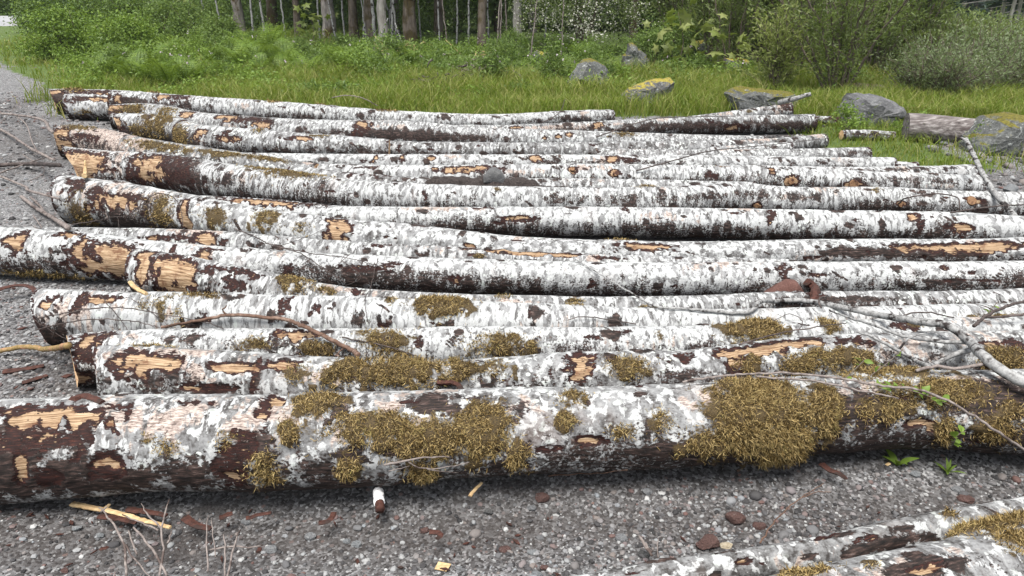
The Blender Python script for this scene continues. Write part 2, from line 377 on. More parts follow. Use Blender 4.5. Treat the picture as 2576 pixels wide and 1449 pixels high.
for k, pts in LOGS.items():
    P, r = solve(pts); L = Log(); L.k = k
    dist = np.linalg.norm(P - CAM, axis=1).min()
    L.dist = dist; L.step = max(.006, 2.6 * dist / 739)
    L.s, L.c, L.r = smooth_curve(P, r, L.step)
    L.t = np.gradient(L.c, axis=0); L.t /= np.linalg.norm(L.t, axis=1)[:, None]
    z = np.array([0, 0, 1.]); e1 = z - L.t * (L.t @ z)[:, None]; L.e1 = e1 / np.linalg.norm(e1, axis=1)[:, None]
    L.e2 = np.cross(L.t, L.e1); L.r0 = float(np.mean(L.r)); L.feats = []; L.seed = len(LG) + 1
    LG[k] = L
def hit(u, v, only=None, lift=0.):
    """first point along a sight line that touches a log (or the ground)"""
    d = ray(u, v); best = None; t = np.arange(1.0, 16, .004); Q = CAM + d * t[:, None]
    gi = np.argmax(Q[:, 2] <= 0) if (Q[:, 2] <= 0).any() else len(t) - 1
    near = None
    for k in ([only] if only else LG):
        L = LG[k]; X = Q[:, 0]; ok = (X >= L.c[0, 0]) & (X <= L.c[-1, 0])
        cy = np.interp(X, L.c[:, 0], L.c[:, 1]); cz = np.interp(X, L.c[:, 0], L.c[:, 2]); rr = np.interp(X, L.c[:, 0], L.r)
        ax = np.interp(X, L.c[:, 0], np.abs(L.t[:, 0]))
        dd = np.hypot((Q[:, 1] - cy) * ax, Q[:, 2] - cz) - rr
        dd = np.where(ok, dd, 9)
        if only:
            j = int(np.argmin(dd)); jj = np.argmax(dd <= 0) if (dd <= 0).any() else j
            return k, Q[jj]
        if (dd <= lift).any():
            j = int(np.argmax(dd <= lift))
            if best is None or j < best[0]: best = (j, k)
    if best is None or best[0] > gi: return None, Q[gi] + np.array([0, 0, lift])
    return best[1], Q[best[0]]
def onlog(L, P):
    i = int(np.argmin(np.linalg.norm(L.c - P, axis=1))); q = P - L.c[i]
    return L.s[i], math.atan2(q @ L.e2[i], q @ L.e1[i]), i

# torn bark, knots, moss, stains, dark strips along log bottoms: (log, kind, u, v, width, height [, amount])  -- width/height as seen, converted to metres on the bark
FE = []
def fe(k, *rows):
    for row in rows: FE.append((k,) + row)
fe('L1', ('w',123,1050,205,44),('r',60,1032,150,22),('r',83,1108,150,50),('r',190,1100,60,62),('w',262,1168,44,26),('r',275,1175,80,60),('r',583,1172,90,90),('w',583,1200,54,14),
   ('r',667,1034,40,74),('w',688,1010,46,24),('w',668,1044,26,14),('r',322,1024,14,40),('r',487,1012,70,14),('r',130,1200,70,40),('r',610,1105,60,40),('w',50,1180,22,70),
   ('w',1479,1112,112,26),('r',1390,1128,70,20),('w',2314,1068,56,22),('w',2092,1104,62,14),('d',300,1200,700,90,.8),('d',60,1150,220,140,.9),('d',1105,1012,150,60,.8),('d',960,1135,190,36,.8),('d',620,1120,130,70,.7),
   ('d',2185,1040,260,110,.9),('d',2480,1020,260,170,.8),('d',1300,1040,80,60,.5),('d',1700,1130,300,40,.7),('s',450,1040,900,110,.72),('s',1000,1000,300,60,.7),('s',1330,1010,250,50,.5),('s',2500,960,180,40,.9),('s',1780,1010,160,60,.6),
   ('m',800,1018,130,52),('m',733,1086,62,62),('m',660,1182,84,84),('m',942,1076,270,92),('m',1075,1108,210,116),('m',1212,1083,170,156),('m',1302,1146,70,80),('m',1442,1002,76,42),('m',1424,1060,62,52),('m',1560,1083,70,40,.5),
   ('m',876,1176,64,60),('m',1062,1186,84,50),('m',1930,1048,250,200,1.5),('m',1834,1108,220,70),('m',1977,1130,130,76,1.4),('m',2080,1033,76,130,1.2),('m',2217,1030,130,60,.8),('m',2334,986,260,74),('m',2217,940,220,26),('m',2484,1076,66,66),
   ('m',2377,1080,56,66),('m',1860,985,150,60,.8),('m',1660,1060,70,60,.5),('m',370,1106,50,26,.5),('m',560,1102,60,40,.4),('m',420,1125,70,40,.35),('m',2540,1060,70,110,.8))
fe('L2', ('w',350,906,136,40),('r',300,915,60,50),('w',593,922,86,20),('w',704,916,84,24),('d',646,936,18,90,1),('r',646,935,14,80),('r',530,975,170,20),('w',500,980,60,10),('w',1462,910,58,50),('r',1386,942,14,34),
   ('w',1950,868,270,18),('w',1840,896,44,30),('r',1847,926,36,44),('r',2150,858,60,26),('w',2487,866,42,14),('r',2550,868,50,30),('s',420,900,420,60,.8),('s',2520,860,180,40,.6),('d',420,965,330,50,.5),('d',1700,950,260,40,.5),
   ('m',1030,936,370,78,1.4),('m',1242,926,66,44,.6),('m',1576,922,130,66,.8),('m',1884,916,90,44),('m',2017,913,130,54),('m',2134,903,140,60),('m',2534,905,140,60),('m',740,940,90,50,.6),('m',840,950,90,50,.7),('m',380,870,120,14,.5),
   ('m',2050,890,60,40,.6))
fe('L3', ('w',210,850,60,30),('r',205,890,90,60),('w',200,960,60,26),('r',250,840,60,20),('w',733,840,74,22),('r',1059,862,24,40),('r',1492,848,46,14),('r',1844,804,32,18),('r',2277,818,44,22),('d',480,850,120,22,.6),('d',700,866,200,40,.5),
   ('s',240,850,160,40,.8),('m',633,866,104,44,.6),('m',800,876,96,36,.8),('m',959,852,124,62,.8),('m',1252,868,160,74,.7),('m',1336,872,32,44),('m',1897,832,146,60,1.4),('m',2084,816,54,44,.8),('m',2300,815,40,14,.6),('m',1660,850,34,40,.5),('m',1000,885,120,30,.6))
fe('L4', ('r',140,752,70,16),('w',122,765,30,12),('r',195,760,26,56),('r',245,745,100,10),('w',235,752,60,14),('r',723,762,30,36),('w',724,763,8,8),('r',1092,814,36,10),('d',1342,788,40,50,1),('r',1330,790,12,30),('d',1556,803,28,36,1),
   ('r',800,775,20,20),('r',510,790,22,14),('d',120,845,110,50,.9),('d',900,800,60,30,.5),('r',2277,812,44,16),('s',180,800,190,110,.6),
   ('m',1109,762,146,48,1.1),('m',982,757,26,22,.7),('m',500,744,130,12,.6),('m',410,770,56,44,.5),('m',360,765,30,30,.4),('m',450,800,30,50,.35),('m',1450,760,40,12,.7),('m',2520,800,130,20,.9))
fe('L5', ('w',437,684,104,62),('w',367,640,44,24),('r',387,662,30,28),('w',350,680,20,30),('r',600,686,190,12),('r',590,715,60,20),('r',906,732,42,16),('r',2044,730,40,44),('r',2044,745,26,26),('d',2100,752,240,18,.8),('s',400,680,120,100,.5),
   ('m',750,712,96,32,.9),('m',820,732,70,18,.8),('m',1452,760,48,13),('m',1636,776,56,16),('m',1262,748,40,14,.4))
fe('L6', ('w',40,603,44,24),('r',22,632,22,40),('r',55,590,20,30),('w',200,620,20,36),('w',262,652,110,60),('w',290,680,56,36),('r',190,640,30,30),('r',225,655,40,30),('w',510,641,34,28),('r',437,626,12,24),('w',180,588,60,9),('r',723,678,34,30),('r',909,676,140,20),
   ('r',992,664,46,12),('r',1152,702,26,28),('w',1152,708,10,10),('r',1486,714,28,24),('r',1970,678,30,40),('r',2374,674,26,16),('d',2384,708,180,14,.9),('r',2420,706,90,8),('d',80,680,330,40,.5),('d',900,715,330,30,.5),('r',1745,660,16,18),('m',100,690,200,14,.5),('r',2100,745,40,6))
fe('L7', ('r',433,597,110,14),('w',383,598,24,8),('w',513,600,54,28),('r',563,606,24,12),('w',1330,634,260,8),('r',1200,624,110,7),('r',1516,647,70,9),('r',936,620,66,8),('m',1206,644,34,14,1),('r',1560,652,30,5))
fe('L8', ('w',283,508,84,18),('r',240,495,40,40),('r',330,500,50,16),('w',463,560,20,40),('w',460,520,12,24),('w',846,570,46,56),('r',185,470,40,30),('d',330,560,300,60,.5),('m',400,524,76,50,.7),('m',533,545,70,40,.6),('m',667,550,66,38,.9),('m',200,540,60,60,.5),('m',760,575,70,30,.5),
   ('w',1182,617,22,10),('w',1619,617,112,18),('r',1620,628,120,10),('w',2417,624,250,28),('w',2500,615,90,20),('d',2180,634,230,26,1),('d',2380,640,280,20,.8),('r',2060,646,100,8),('s',300,500,260,70,.6),('m',2650,600,60,20,.4),('m',1560,598,90,6,.6))
fe('L9', ('w',650,505,160,13),('r',700,508,120,9),('w',1309,549,70,11),('r',1300,552,110,22),('r',1249,560,26,16),('w',2420,572,46,18),('r',2410,576,66,30),('w',2297,541,32,12),('r',2310,562,26,36),('r',1220,522,40,8),('r',1570,525,20,14),('d',1500,590,800,20,.45),('d',2300,590,400,24,.5),('r',1940,540,20,30),('r',2200,528,30,8))
fe('L10', ('w',372,408,76,38),('w',360,425,40,24),('r',445,397,70,18),('r',400,440,130,40),('r',330,430,40,50),('w',190,420,80,50),('w',205,395,80,16),('d',440,440,180,60,.9),('r',220,395,70,14),('r',255,390,20,18),('d',1650,500,900,24,.45),('s',250,400,200,60,.6),('m',740,424,180,30,.8),('m',640,407,70,14,.6),
   ('k',1902,516,22,16),('k',2267,514,24,16),('k',2444,506,40,18),('r',1070,490,26,22),('d',800,480,60,60,.5),('m',1620,460,50,14,.9),('m',1255,478,26,12,.7),('r',1445,470,20,8),('d',1990,495,130,30,.6),('m',2210,478,30,14,.5))
fe('L12', ('w',1149,423,84,13),('w',1212,421,50,11),('r',1180,428,160,16),('k',1439,427,24,15),('k',1552,437,28,20),('k',1987,456,28,22),('k',2144,464,42,14),('w',1817,414,66,7),('r',1787,440,22,22),('k',1940,430,16,14),('d',1600,455,900,18,.5),('r',930,420,60,8),('d',2300,455,300,22,.5))
fe('L11', ('r',900,428,110,12),('d',1200,455,500,20,.6),('r',985,432,30,8))
fe('L13', ('w',949,396,15,12),('w',1012,394,12,12),('w',1087,397,14,9),('w',1346,395,30,13),('w',1536,397,42,12),('r',1580,402,50,14),('d',1500,408,500,14,.5),('r',1010,402,30,10))
fe('L14', ('m',205,320,90,12,.7),('m',390,366,150,18,.7),('m',570,388,160,14,.8),('m',680,400,110,14,.8),('r',213,343,92,10),('w',150,335,30,24),('w',165,368,50,20),('r',170,350,60,20),('s',260,350,280,60,.9),('d',240,365,160,16,.5))
fe('L15', ('w',887,363,44,13),('r',890,368,54,8),('w',700,360,26,5),('d',1000,385,500,18,.45),('r',1005,375,14,20),('r',1080,372,12,10))
fe('L16', ('m',393,310,62,44,.9),('m',350,328,50,30,.8),('m',450,345,70,26,.9),('w',500,333,18,12),('w',560,349,30,11),('w',592,350,24,12),('r',575,332,14,14),('r',436,330,12,44),('w',290,300,24,8),('w',292,312,26,12),('r',300,325,50,12),('w',760,347,46,10),('r',730,347,30,8),('d',400,350,180,16,.7),('m',650,328,40,14,.6),('m',800,342,60,9,.6))
fe('L17', ('m',340,272,120,22,.9),('m',420,280,60,12,.7),('w',575,292,40,10),('w',655,313,40,12),('r',640,306,80,20),('w',470,285,26,8),('w',909,310,40,13),('r',905,325,40,30),('d',1010,338,380,26,1),('d',640,300,160,14,.6),('w',1371,347,11,13),('w',1402,342,13,11),('w',1436,337,13,11),('m',1566,338,64,14,.8),('r',290,275,60,20),('w',290,268,40,10),('d',1180,345,160,14,.8))
fe('L17b', ('w',1506,312,22,12),('w',1850,323,40,10),('r',1840,318,60,14),('d',1700,318,700,22,.8),('d',2000,315,200,18,.8),('r',1780,305,30,14),('w',1300,320,30,6),('s',1400,320,300,14,.8))
fe('L18', ('w',290,248,40,14),('d',330,250,80,10,1),('r',430,243,60,14),('w',410,240,24,8),('r',470,248,20,14),('d',350,262,150,12,.8),('m',390,231,30,6,.9),('m',690,256,50,6,.8),('m',970,278,60,6,.9),('d',1400,300,300,10,.6),('m',810,264,30,5,.8))
fe('L19b', ('r',225,245,120,5),('w',250,250,90,6),('r',188,255,16,14),('m',210,280,50,16,.6),('d',200,290,150,8,.6))
fe('L19', ('d',150,255,100,50,1.3),('r',210,230,140,10),('m',185,226,70,8,1),('w',130,230,30,8),('w',240,234,60,6),('s',150,240,100,20,1))
fe('L20', ('r',1960,262,50,20),('s',1960,262,70,30,.8),('m',1885,280,20,10,.7),('d',1940,275,80,6,.6))
fe('L13c', ('r',2190,412,34,16),('d',2050,415,300,8,.4)); fe('L13b', ('d',2160,385,60,14,.6),('r',1860,380,16,10)); fe('L14r', ('w',1470,372,30,5),('d',1940,370,80,10,.6))
fe('L12c', ('d',2300,425,260,8,.6)); fe('SM1', ('d',2180,338,160,6,.9)); fe('SM2', ('d',2100,302,90,8,1),('r',2120,296,40,10))
fe('L0a', ('d',2330,1425,170,44,1.1),('w',2330,1430,60,16),('m',2500,1325,150,40,1.2),('m',2560,1360,90,60,.9),('m',2000,1450,150,20,.8),('m',2180,1420,60,20,.6),('s',2250,1430,330,60,.6),('m',2420,1345,60,14,.7))
fe('L0b', ('r',1876,1412,50,16),('w',1872,1410,26,10),('d',2220,1370,180,26,.9),('d',2030,1400,50,16,.9),('d',2110,1345,120,8,.8),('m',2392,1296,36,14,.9),('r',1920,1416,16,8),('d',1830,1390,60,6,.8),('r',1600,1438,60,6),('d',2260,1335,60,20,.9))
for row in FE:
    k, kind, u, v, w, h = row[:6]; amt = row[6] if len(row) > 6 else 1.
    L = LG[k]; _, P = hit(u, v, only=k); s0, th, i = onlog(L, P); m = mpp(P)
    nrm = L.e1[i] * math.cos(th) + L.e2[i] * math.sin(th); vd = CAM - P; vd /= np.linalg.norm(vd)
    fc = max(.38, float(nrm @ vd)); fx = max(.6, math.sqrt(max(.05, 1 - float(L.t[i] @ vd) ** 2)))
    L.feats.append((kind, s0, th, .5 * w * m / fx, .5 * h * m / fc, amt))

for L in LG.values():
    r1 = np.random.default_rng(500 + L.seed); ln_ = L.s[-1]; sc_ = max(1., L.dist / 4)
    for _ in range(int(ln_ * 5.5)):
        w_ = r1.uniform(.008, .024) * sc_ ** .5; L.feats.append(('d', r1.uniform(0, ln_), r1.uniform(-1, 2.6), w_ * r1.uniform(.6, 2), w_ * r1.uniform(.6, 1.6), r1.uniform(.9, 1.6)))
    for _ in range(int(ln_ * 2.6)):
        w_ = r1.uniform(.006, .016) * sc_ ** .5; L.feats.append(('r', r1.uniform(0, ln_), r1.uniform(-.8, 2.2), w_ * r1.uniform(.8, 3.5), w_ * .8, 1.))
    for _ in range(int(ln_ * 2.0)):
        L.feats.append(('l', r1.uniform(0, ln_), r1.uniform(-.6, 2.0), r1.uniform(.03, .075), .0045 * sc_ ** .6, r1.choice([-1, 1]) * r1.uniform(.3, .95)))
    for _ in range(int(ln_ * .8)): L.feats.append(('s', r1.uniform(0, ln_), r1.uniform(-.4, 1.6), r1.uniform(.08, .25), r1.uniform(.03, .08), r1.uniform(.4, .75)))
    for _ in range(int(ln_ * 1.1)):
        L.feats.append(('b', r1.uniform(.3, ln_), r1.uniform(-1.2, 2.2), r1.uniform(.025, .05), r1.uniform(.02, .04), r1.uniform(.5, 1.4)))
# slanted or notched butts: (shift of the end along the log, angle it is deepest at)
CUTS = {'L10': (.34, 1.9), 'L4': (.10, 2.2), 'L8': (.08, 2.2), 'L14': (.10, 1.8), 'L5': (.06, 2.4), 'L2': (.03, 2.), 'L3': (.05, 1.5), 'L16': (.12, 1.9), 'L19': (.16, 1.8), 'L19b': (.05, 2.1)}
SHADE_SIDE = {k: rng.uniform(2.0, 3.0) for k in LG}; SHADE_SIDE['L1'] = 2.5  # angle round each log where the painted shade is deepest
def surf(L, s, th):
    """radius/pos/normal of the finished bark at (s, theta) arrays"""
    s = np.asarray(s, float); th = np.asarray(th, float)
    c = np.stack([np.interp(s, L.s, L.c[:, j]) for j in range(3)], -1); r = np.interp(s, L.s, L.r)
    e1 = np.stack([np.interp(s, L.s, L.e1[:, j]) for j in range(3)], -1); e2 = np.stack([np.interp(s, L.s, L.e2[:, j]) for j in range(3)], -1)
    cx, sx = np.cos(th), np.sin(th); sd = L.seed * 13
    lump = (fbm(s * 3.1, cx * 1.2 + 5, sx * 1.2, sd) - .5) * .10 + (fbm(s * 11, cx * 3 + 9, sx * 3, sd + 3) - .5) * .07 + (fbm(s * 34, cx * 9, sx * 9, sd + 5, 2) - .5) * .03
    peel = np.full(s.shape, -1.); moss = np.zeros(s.shape); scuff = np.zeros(s.shape); dark = np.zeros(s.shape); out = np.zeros(s.shape)
    for q, (kind, s0, t0, a, b, amt) in enumerate(L.feats):
        dt = (th - t0 + PI) % (2 * PI) - PI
        near = np.abs(s - s0) < a * 2.6 + .02
        if not near.any(): continue
        ss = s[near]; tt = dt[near]
        x = (ss - s0) / a; y = tt * L.r0 / b
        wv = (fbm(ss * 26 + q * 7.3, tt * L.r0 * 26 + 3, q * 1.7, 77, 3) - .5)
        wv2 = (fbm(ss * 14 + q * 3.1, tt * L.r0 * 20 + 11, q * 2.3, 78, 2) - .5)
        d = np.sqrt((x + wv2 * 2.0) ** 2 + (y + wv * 2.2) ** 2) + wv * (1.5 if kind in 'wr' else .8)
        if kind in 'wk': val = np.clip(1.30 - d * .95, -1, .8); peel[near] = np.maximum(peel[near], val)
        elif kind == 'r': peel[near] = np.maximum(peel[near], np.clip((1.05 - d) * .9, -1, .2))
        elif kind == 'm':
            g = np.clip(1.25 - d, 0, 1) * amt; moss[near] = np.maximum(moss[near], np.minimum(g * 1.5, 1))
            out[near] = np.maximum(out[near], sstep(0, .9, g) * .016 * min(amt, 1.5))
        elif kind == 's': scuff[near] = np.maximum(scuff[near], np.clip(1.4 - d, 0, 1) * amt)
        elif kind == 'd': dark[near] = np.maximum(dark[near], np.clip(1.4 - d, 0, 1) * amt)
        if kind == 'l':
            ca, sa = math.cos(amt), math.sin(amt); xm, ym = (ss - s0), tt * L.r0 + wv * .02; p_, q_ = xm * ca + ym * sa, -xm * sa + ym * ca
            dark[near] = np.maximum(dark[near], 1.5 * np.clip(1.3 - np.sqrt((p_ / a) ** 2 + (q_ / b) ** 2), 0, 1))
        if kind == 'b': out[near] += .011 * amt * np.exp(-(x * x + y * y) * .6); dark[near] = np.maximum(dark[near], .9 * np.exp(-((np.sqrt(x * x + y * y) - 1.0) / .35) ** 2) * (y > -.2))
        if kind == 'k': out[near] += .014 * np.exp(-(x * x + y * y) * .55)
    base = (.58 if L.k == 'L1' else .46) * np.cos(th - SHADE_SIDE[L.k]) + (fbm(s * 1.3, cx, sx, sd + 9) - .5) * .8  # shade painted on the log's underside, broken up by random staining
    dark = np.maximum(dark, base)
    rr = r * (1 + lump) + out - .007 * sstep(.15, .35, peel) - .005 * sstep(-.05, .08, peel) + .004 * np.exp(-((peel + .08) / .07) ** 2) * (peel > -.9)
    n = e1 * cx[..., None] + e2 * sx[..., None]
    return c + n * rr[..., None], n, peel, moss, scuff, dark

def strands(P, N, ln, w, rs, droop=.5):
    """little curved moss ribbons rooted at P with normals N"""
    n = len(P); d = N * rs.uniform(.25, .9, (n, 1)) + rs.normal(0, .75, (n, 3)); d[:, 2] -= droop * rs.random(n) * .5
    d /= np.linalg.norm(d, axis=1)[:, None]
    l = (ln * rs.uniform(.5, 1.4, n))[:, None]; side = np.cross(d, rs.normal(0, 1, (n, 3))); side /= np.linalg.norm(side, axis=1)[:, None] + 1e-9
    d2 = d + rs.normal(0, 1.1, (n, 3)); d2[:, 2] -= droop; d2 /= np.linalg.norm(d2, axis=1)[:, None]
    p1 = P + d * l * .55; p2 = p1 + d2 * l * .5; ww = w * rs.uniform(.6, 1.4, (n, 1))
    V = np.stack([P - side * ww * .5, P + side * ww * .5, p1 - side * ww * .5, p1 + side * ww * .5, p2], 1).reshape(-1, 3)
    b = np.arange(n) * 5
    return V, np.stack([b, b + 1, b + 3, b + 2], 1), np.stack([b + 2, b + 3, b + 4], 1)
def tube(P, R, ns=7, cap=True, wob=0., rs=None):
    P = np.asarray(P, float); R = np.asarray(R, float); n = len(P)
    t = np.gradient(P, axis=0); t /= np.linalg.norm(t, axis=1)[:, None] + 1e-9
    ref = np.array([.13, .31, .94]) if abs(t[:, 2]).mean() < .8 else np.array([.9, .3, .1])
    a = np.cross(t, ref); a /= np.linalg.norm(a, axis=1)[:, None]; b = np.cross(t, a)
    th = np.linspace(0, 2 * PI, ns, endpoint=False)
    rad = R[:, None] * (1 + (wob * (rs or rng).normal(0, 1, (n, ns)) if wob else 0))
    V = P[:, None] + (a[:, None] * np.cos(th)[None, :, None] + b[:, None] * np.sin(th)[None, :, None]) * rad[..., None]
    V = V.reshape(-1, 3); i = np.arange(n - 1)[:, None] * ns; j = np.arange(ns)[None]; k = (j + 1) % ns
    f = np.stack([i + j, i + k, i + ns + k, i + ns + j], -1).reshape(-1, 4); fs = [f]
    if cap:
        V = np.concatenate([V, P[:1], P[-1:]]); c0, c1 = n * ns, n * ns + 1; j = np.arange(ns); k = (j + 1) % ns
        fs.append(np.concatenate([np.stack([np.full(ns, c0), k, j], 1), np.stack([np.full(ns, c1), (n - 1) * ns + j, (n - 1) * ns + k], 1)]))
    return V, fs
def join(parts):
    Vs, F4, F3, off = [], [], [], 0
    for V, fs in parts:
        Vs.append(V)
        for f in fs:
            (F4 if f.shape[1] == 4 else F3).append(f + off)
        off += len(V)
    fs = []
    if F4: fs.append(np.concatenate(F4))
    if F3: fs.append(np.concatenate(F3))
    return np.concatenate(Vs), fs
def densify(P, R, step=.03, wob=.0, rs=None):
    s, c, r = smooth_curve(np.asarray(P, float), np.asarray(R, float), step)
    if wob: c = c + (rs or rng).normal(0, wob, c.shape)
    return c, r

# ------------------------------------------------------------------ ground
gx = np.unique(np.concatenate([np.linspace(-3.2, 3.2, 260), np.linspace(-9, 9, 240), np.linspace(-40, 40, 120), np.linspace(-400, 400, 41)]))
gy = np.unique(np.concatenate([np.linspace(.6, 3.2, 110), np.linspace(3.2, 14, 130), np.linspace(-12, 40, 90), np.linspace(40, 700, 40)]))
GX, GY = np.meshgrid(gx, gy, indexing='ij')
def gz(x, y):
    x = np.asarray(x, float); y = np.asarray(y, float)
    z = (fbm(x * 1.6, y * 1.6, 0, 31) - .5) * .035 + (fbm(x * 7, y * 7, 0, 32, 2) - .5) * .014
    z = z + sstep(11, 20, y) * (fbm(x * .5, y * .5, 0, 33) - .4) * .35
    z = z - .055 * np.exp(-((y - 2.02 - .06 * x) / .30) ** 2) * (np.abs(x) < 3.2) * sstep(-2.2, -.8, x) + .045 * np.exp(-((x + 1.85) / .5) ** 2 - ((y - 1.9) / .25) ** 2)
    z = z - sstep(3, 16, x - .16 * y) * sstep(22, 52, y) * 9
    return z - .012
def grass_mask(x, y):
    n = (fbm(x * .9, y * .9, 0, 41) - .5)
    far = sstep(9.6, 10.4, y + n * 1.2 - .0 * x)
    left = sstep(-6.7, -5.9, x + .75 * (y - 10.5) + n * 1.5)              # gravel lane on the left
    g = far * np.maximum(left, sstep(16, 22, y) * .55)
    gap = sstep(3.15, 3.6, x + n * .5) * sstep(6.9, 7.5, y + n) * (1 - .85 * np.exp(-((x - 5.1) / .75) ** 2 - ((y - 7.95) / .55) ** 2))
    g = np.maximum(g, gap * (1 - sstep(4.6, 5.4, x + n) * sstep(8.1, 7.2, y)))
    g = g * (1 - .9 * np.exp(-((x - 2.2) / 1.5) ** 2 - ((y - 9.3) / .5) ** 2))
    return g
gm = grass_mask(GX, GY)
soil = sstep(.5, .66, fbm(GX * .8, GY * .8, 0, 55)) * .5
soil = np.maximum(soil, .8 * np.exp(-((GY - 2.0 - .06 * GX) / .18) ** 2))
soil = np.maximum(soil, sstep(2.6, 3.0, GY) * sstep(9.8, 9.2, GY) * sstep(-2.6, -2., GX) * sstep(4.6, 4, GX) * .8)
gV = np.stack([GX, GY, gz(GX, GY)], -1).reshape(-1, 3)
struct(ob('ground', mk_mesh('ground', gV, grid_faces(len(gx), len(gy))[:, ::-1], GROUND, True, {'grass': gm.ravel(), 'soil': soil.ravel()})))
# asphalt road beyond the bushes
s = NT('road_asphalt', .9); pn = s.noise(s.pos(), 60, 3, .6); s.col(s.ramp(pn, [(.3, (.20, .20, .21)), (.7, (.30, .30, .31))]))
rx = np.linspace(-90, -6, 40); rc = 34.6 + .0012 * (rx + 20) ** 2 + np.where(rx > -16, (rx + 16) ** 2 * .12, 0)
rV = np.concatenate([np.stack([rx, rc - 2.4, rx * 0 + .24], 1), np.stack([rx, rc + 2.4, rx * 0 + .27], 1), np.stack([rx, rc - 2.7, rx * 0 - .2], 1)])
i = np.arange(39); struct(ob('road', mk_mesh('road', rV, [np.stack([i, i + 1, i + 41, i + 40], 1), np.stack([i + 80, i + 81, i + 1, i], 1)], s.m, False)))

# ------------------------------------------------------------------ build the logs
def build_log(k):
    L = LG[k]; ns = int(np.clip(2 * PI * L.r0 / max(.0075, 2.2 * L.dist / 739), 20, 96)); n = len(L.s)
    th = np.linspace(-PI, PI, ns + 1); S, T = np.meshgrid(L.s, th, indexing='ij')
    if k in CUTS:
        a, t0 = CUTS[k]; sh = a * (.5 + .5 * np.cos(T - t0)) ** 1.5 + .012 * (fbm(T * 3 + 20, T * 0, 0, L.seed) - .5)
    else: sh = .02 * (fbm(np.cos(T) * 2 + 9, np.sin(T) * 2, 0, L.seed) - .5)
    S2 = S + sh * np.clip(1 - S / .6, 0, 1)
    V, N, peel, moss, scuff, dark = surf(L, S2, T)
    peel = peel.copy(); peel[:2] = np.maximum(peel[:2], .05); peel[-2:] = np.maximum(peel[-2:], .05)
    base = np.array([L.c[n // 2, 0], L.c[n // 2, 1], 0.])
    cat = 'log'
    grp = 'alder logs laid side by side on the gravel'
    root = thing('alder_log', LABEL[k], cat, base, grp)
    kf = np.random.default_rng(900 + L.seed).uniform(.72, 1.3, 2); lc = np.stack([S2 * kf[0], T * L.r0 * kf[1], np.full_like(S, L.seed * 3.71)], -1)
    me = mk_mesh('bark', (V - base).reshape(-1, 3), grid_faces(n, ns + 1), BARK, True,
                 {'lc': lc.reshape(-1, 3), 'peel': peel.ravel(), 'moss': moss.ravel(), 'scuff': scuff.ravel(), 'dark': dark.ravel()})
    ob('bark', me, root)
    for e in (0, -1):                                                     # sawn faces
        R = V[e][:-1]; c = R.mean(0); m_ = len(R); ax = L.t[e] * (-1 if e == 0 else 1)
        rings = [c + (R - c) * f + ax * .004 * (1 - f) for f in (.985, .7, .4, .15)]
        Vc = np.concatenate(rings + [c[None]]) - base; fs = []
        j = np.arange(m_); q = (j + 1) % m_
        f4 = np.concatenate([np.stack([a * m_ + j, a * m_ + q, (a + 1) * m_ + q, (a + 1) * m_ + j], 1) for a in range(3)])
        f3 = np.stack([3 * m_ + j, 3 * m_ + q, np.full(m_, 4 * m_)], 1)
        if e == 0: f4, f3 = f4[:, ::-1], f3[:, ::-1]
        ob('cut_face', mk_mesh('cut_face', Vc, [f4, f3], WOOD, False), root)
    mi = 0
    for q, (kind, s0, t0, a, b, amt) in enumerate(L.feats):
        rs = np.random.default_rng(L.seed * 100 + q)
        if kind == 'm':
            px = L.dist / 739
            dens = min(105000, .85 / px ** 2) * (.55 + .45 * min(amt, 1.3)); cnt = int(np.clip(dens * PI * a * b * 1.15, 24, 15000))
            rr = np.sqrt(rs.random(cnt)) * np.where(rs.random(cnt) < .35, np.abs(rs.normal(1.05, .35, cnt)), .95); an = rs.uniform(0, 2 * PI, cnt)
            ps = np.clip(s0 + rr * np.cos(an) * a, L.s[0], L.s[-1]); pt = t0 + rr * np.sin(an) * b / L.r0
            keep = fbm(ps * 26, pt * L.r0 * 26, 0, 90 + q, 2) > (.46 if amt < .7 else .30); ps, pt = ps[keep], pt[keep]
            if len(ps) < 6: continue
            P, N, *_ = surf(L, ps, pt)
            Vm, f4, f3 = strands(P, N, max(.019, 2.2 * px) * (1.25 if amt > 1 else 1.), max(.0019, .5 * px), rs)
            ob('moss', mk_mesh('moss', Vm - base, [f4, f3], MOSS, False, {'rnd': np.repeat(rs.random(len(ps)), 5)}), root)['kind'] = 'stuff'
        elif kind == 'k':
            P, N, *_ = surf(L, np.array([s0]), np.array([t0])); P, N = P[0], N[0]
            Vk, fk = tube(np.array([P - N * .02, P + N * .006, P + N * .012]), np.array([a * .62, a * .55, a * .5]), 14)
            ob('knot', mk_mesh('knot', Vk - base, fk, KNOT, False), root)
    return root
for k in LG: build_log(k)

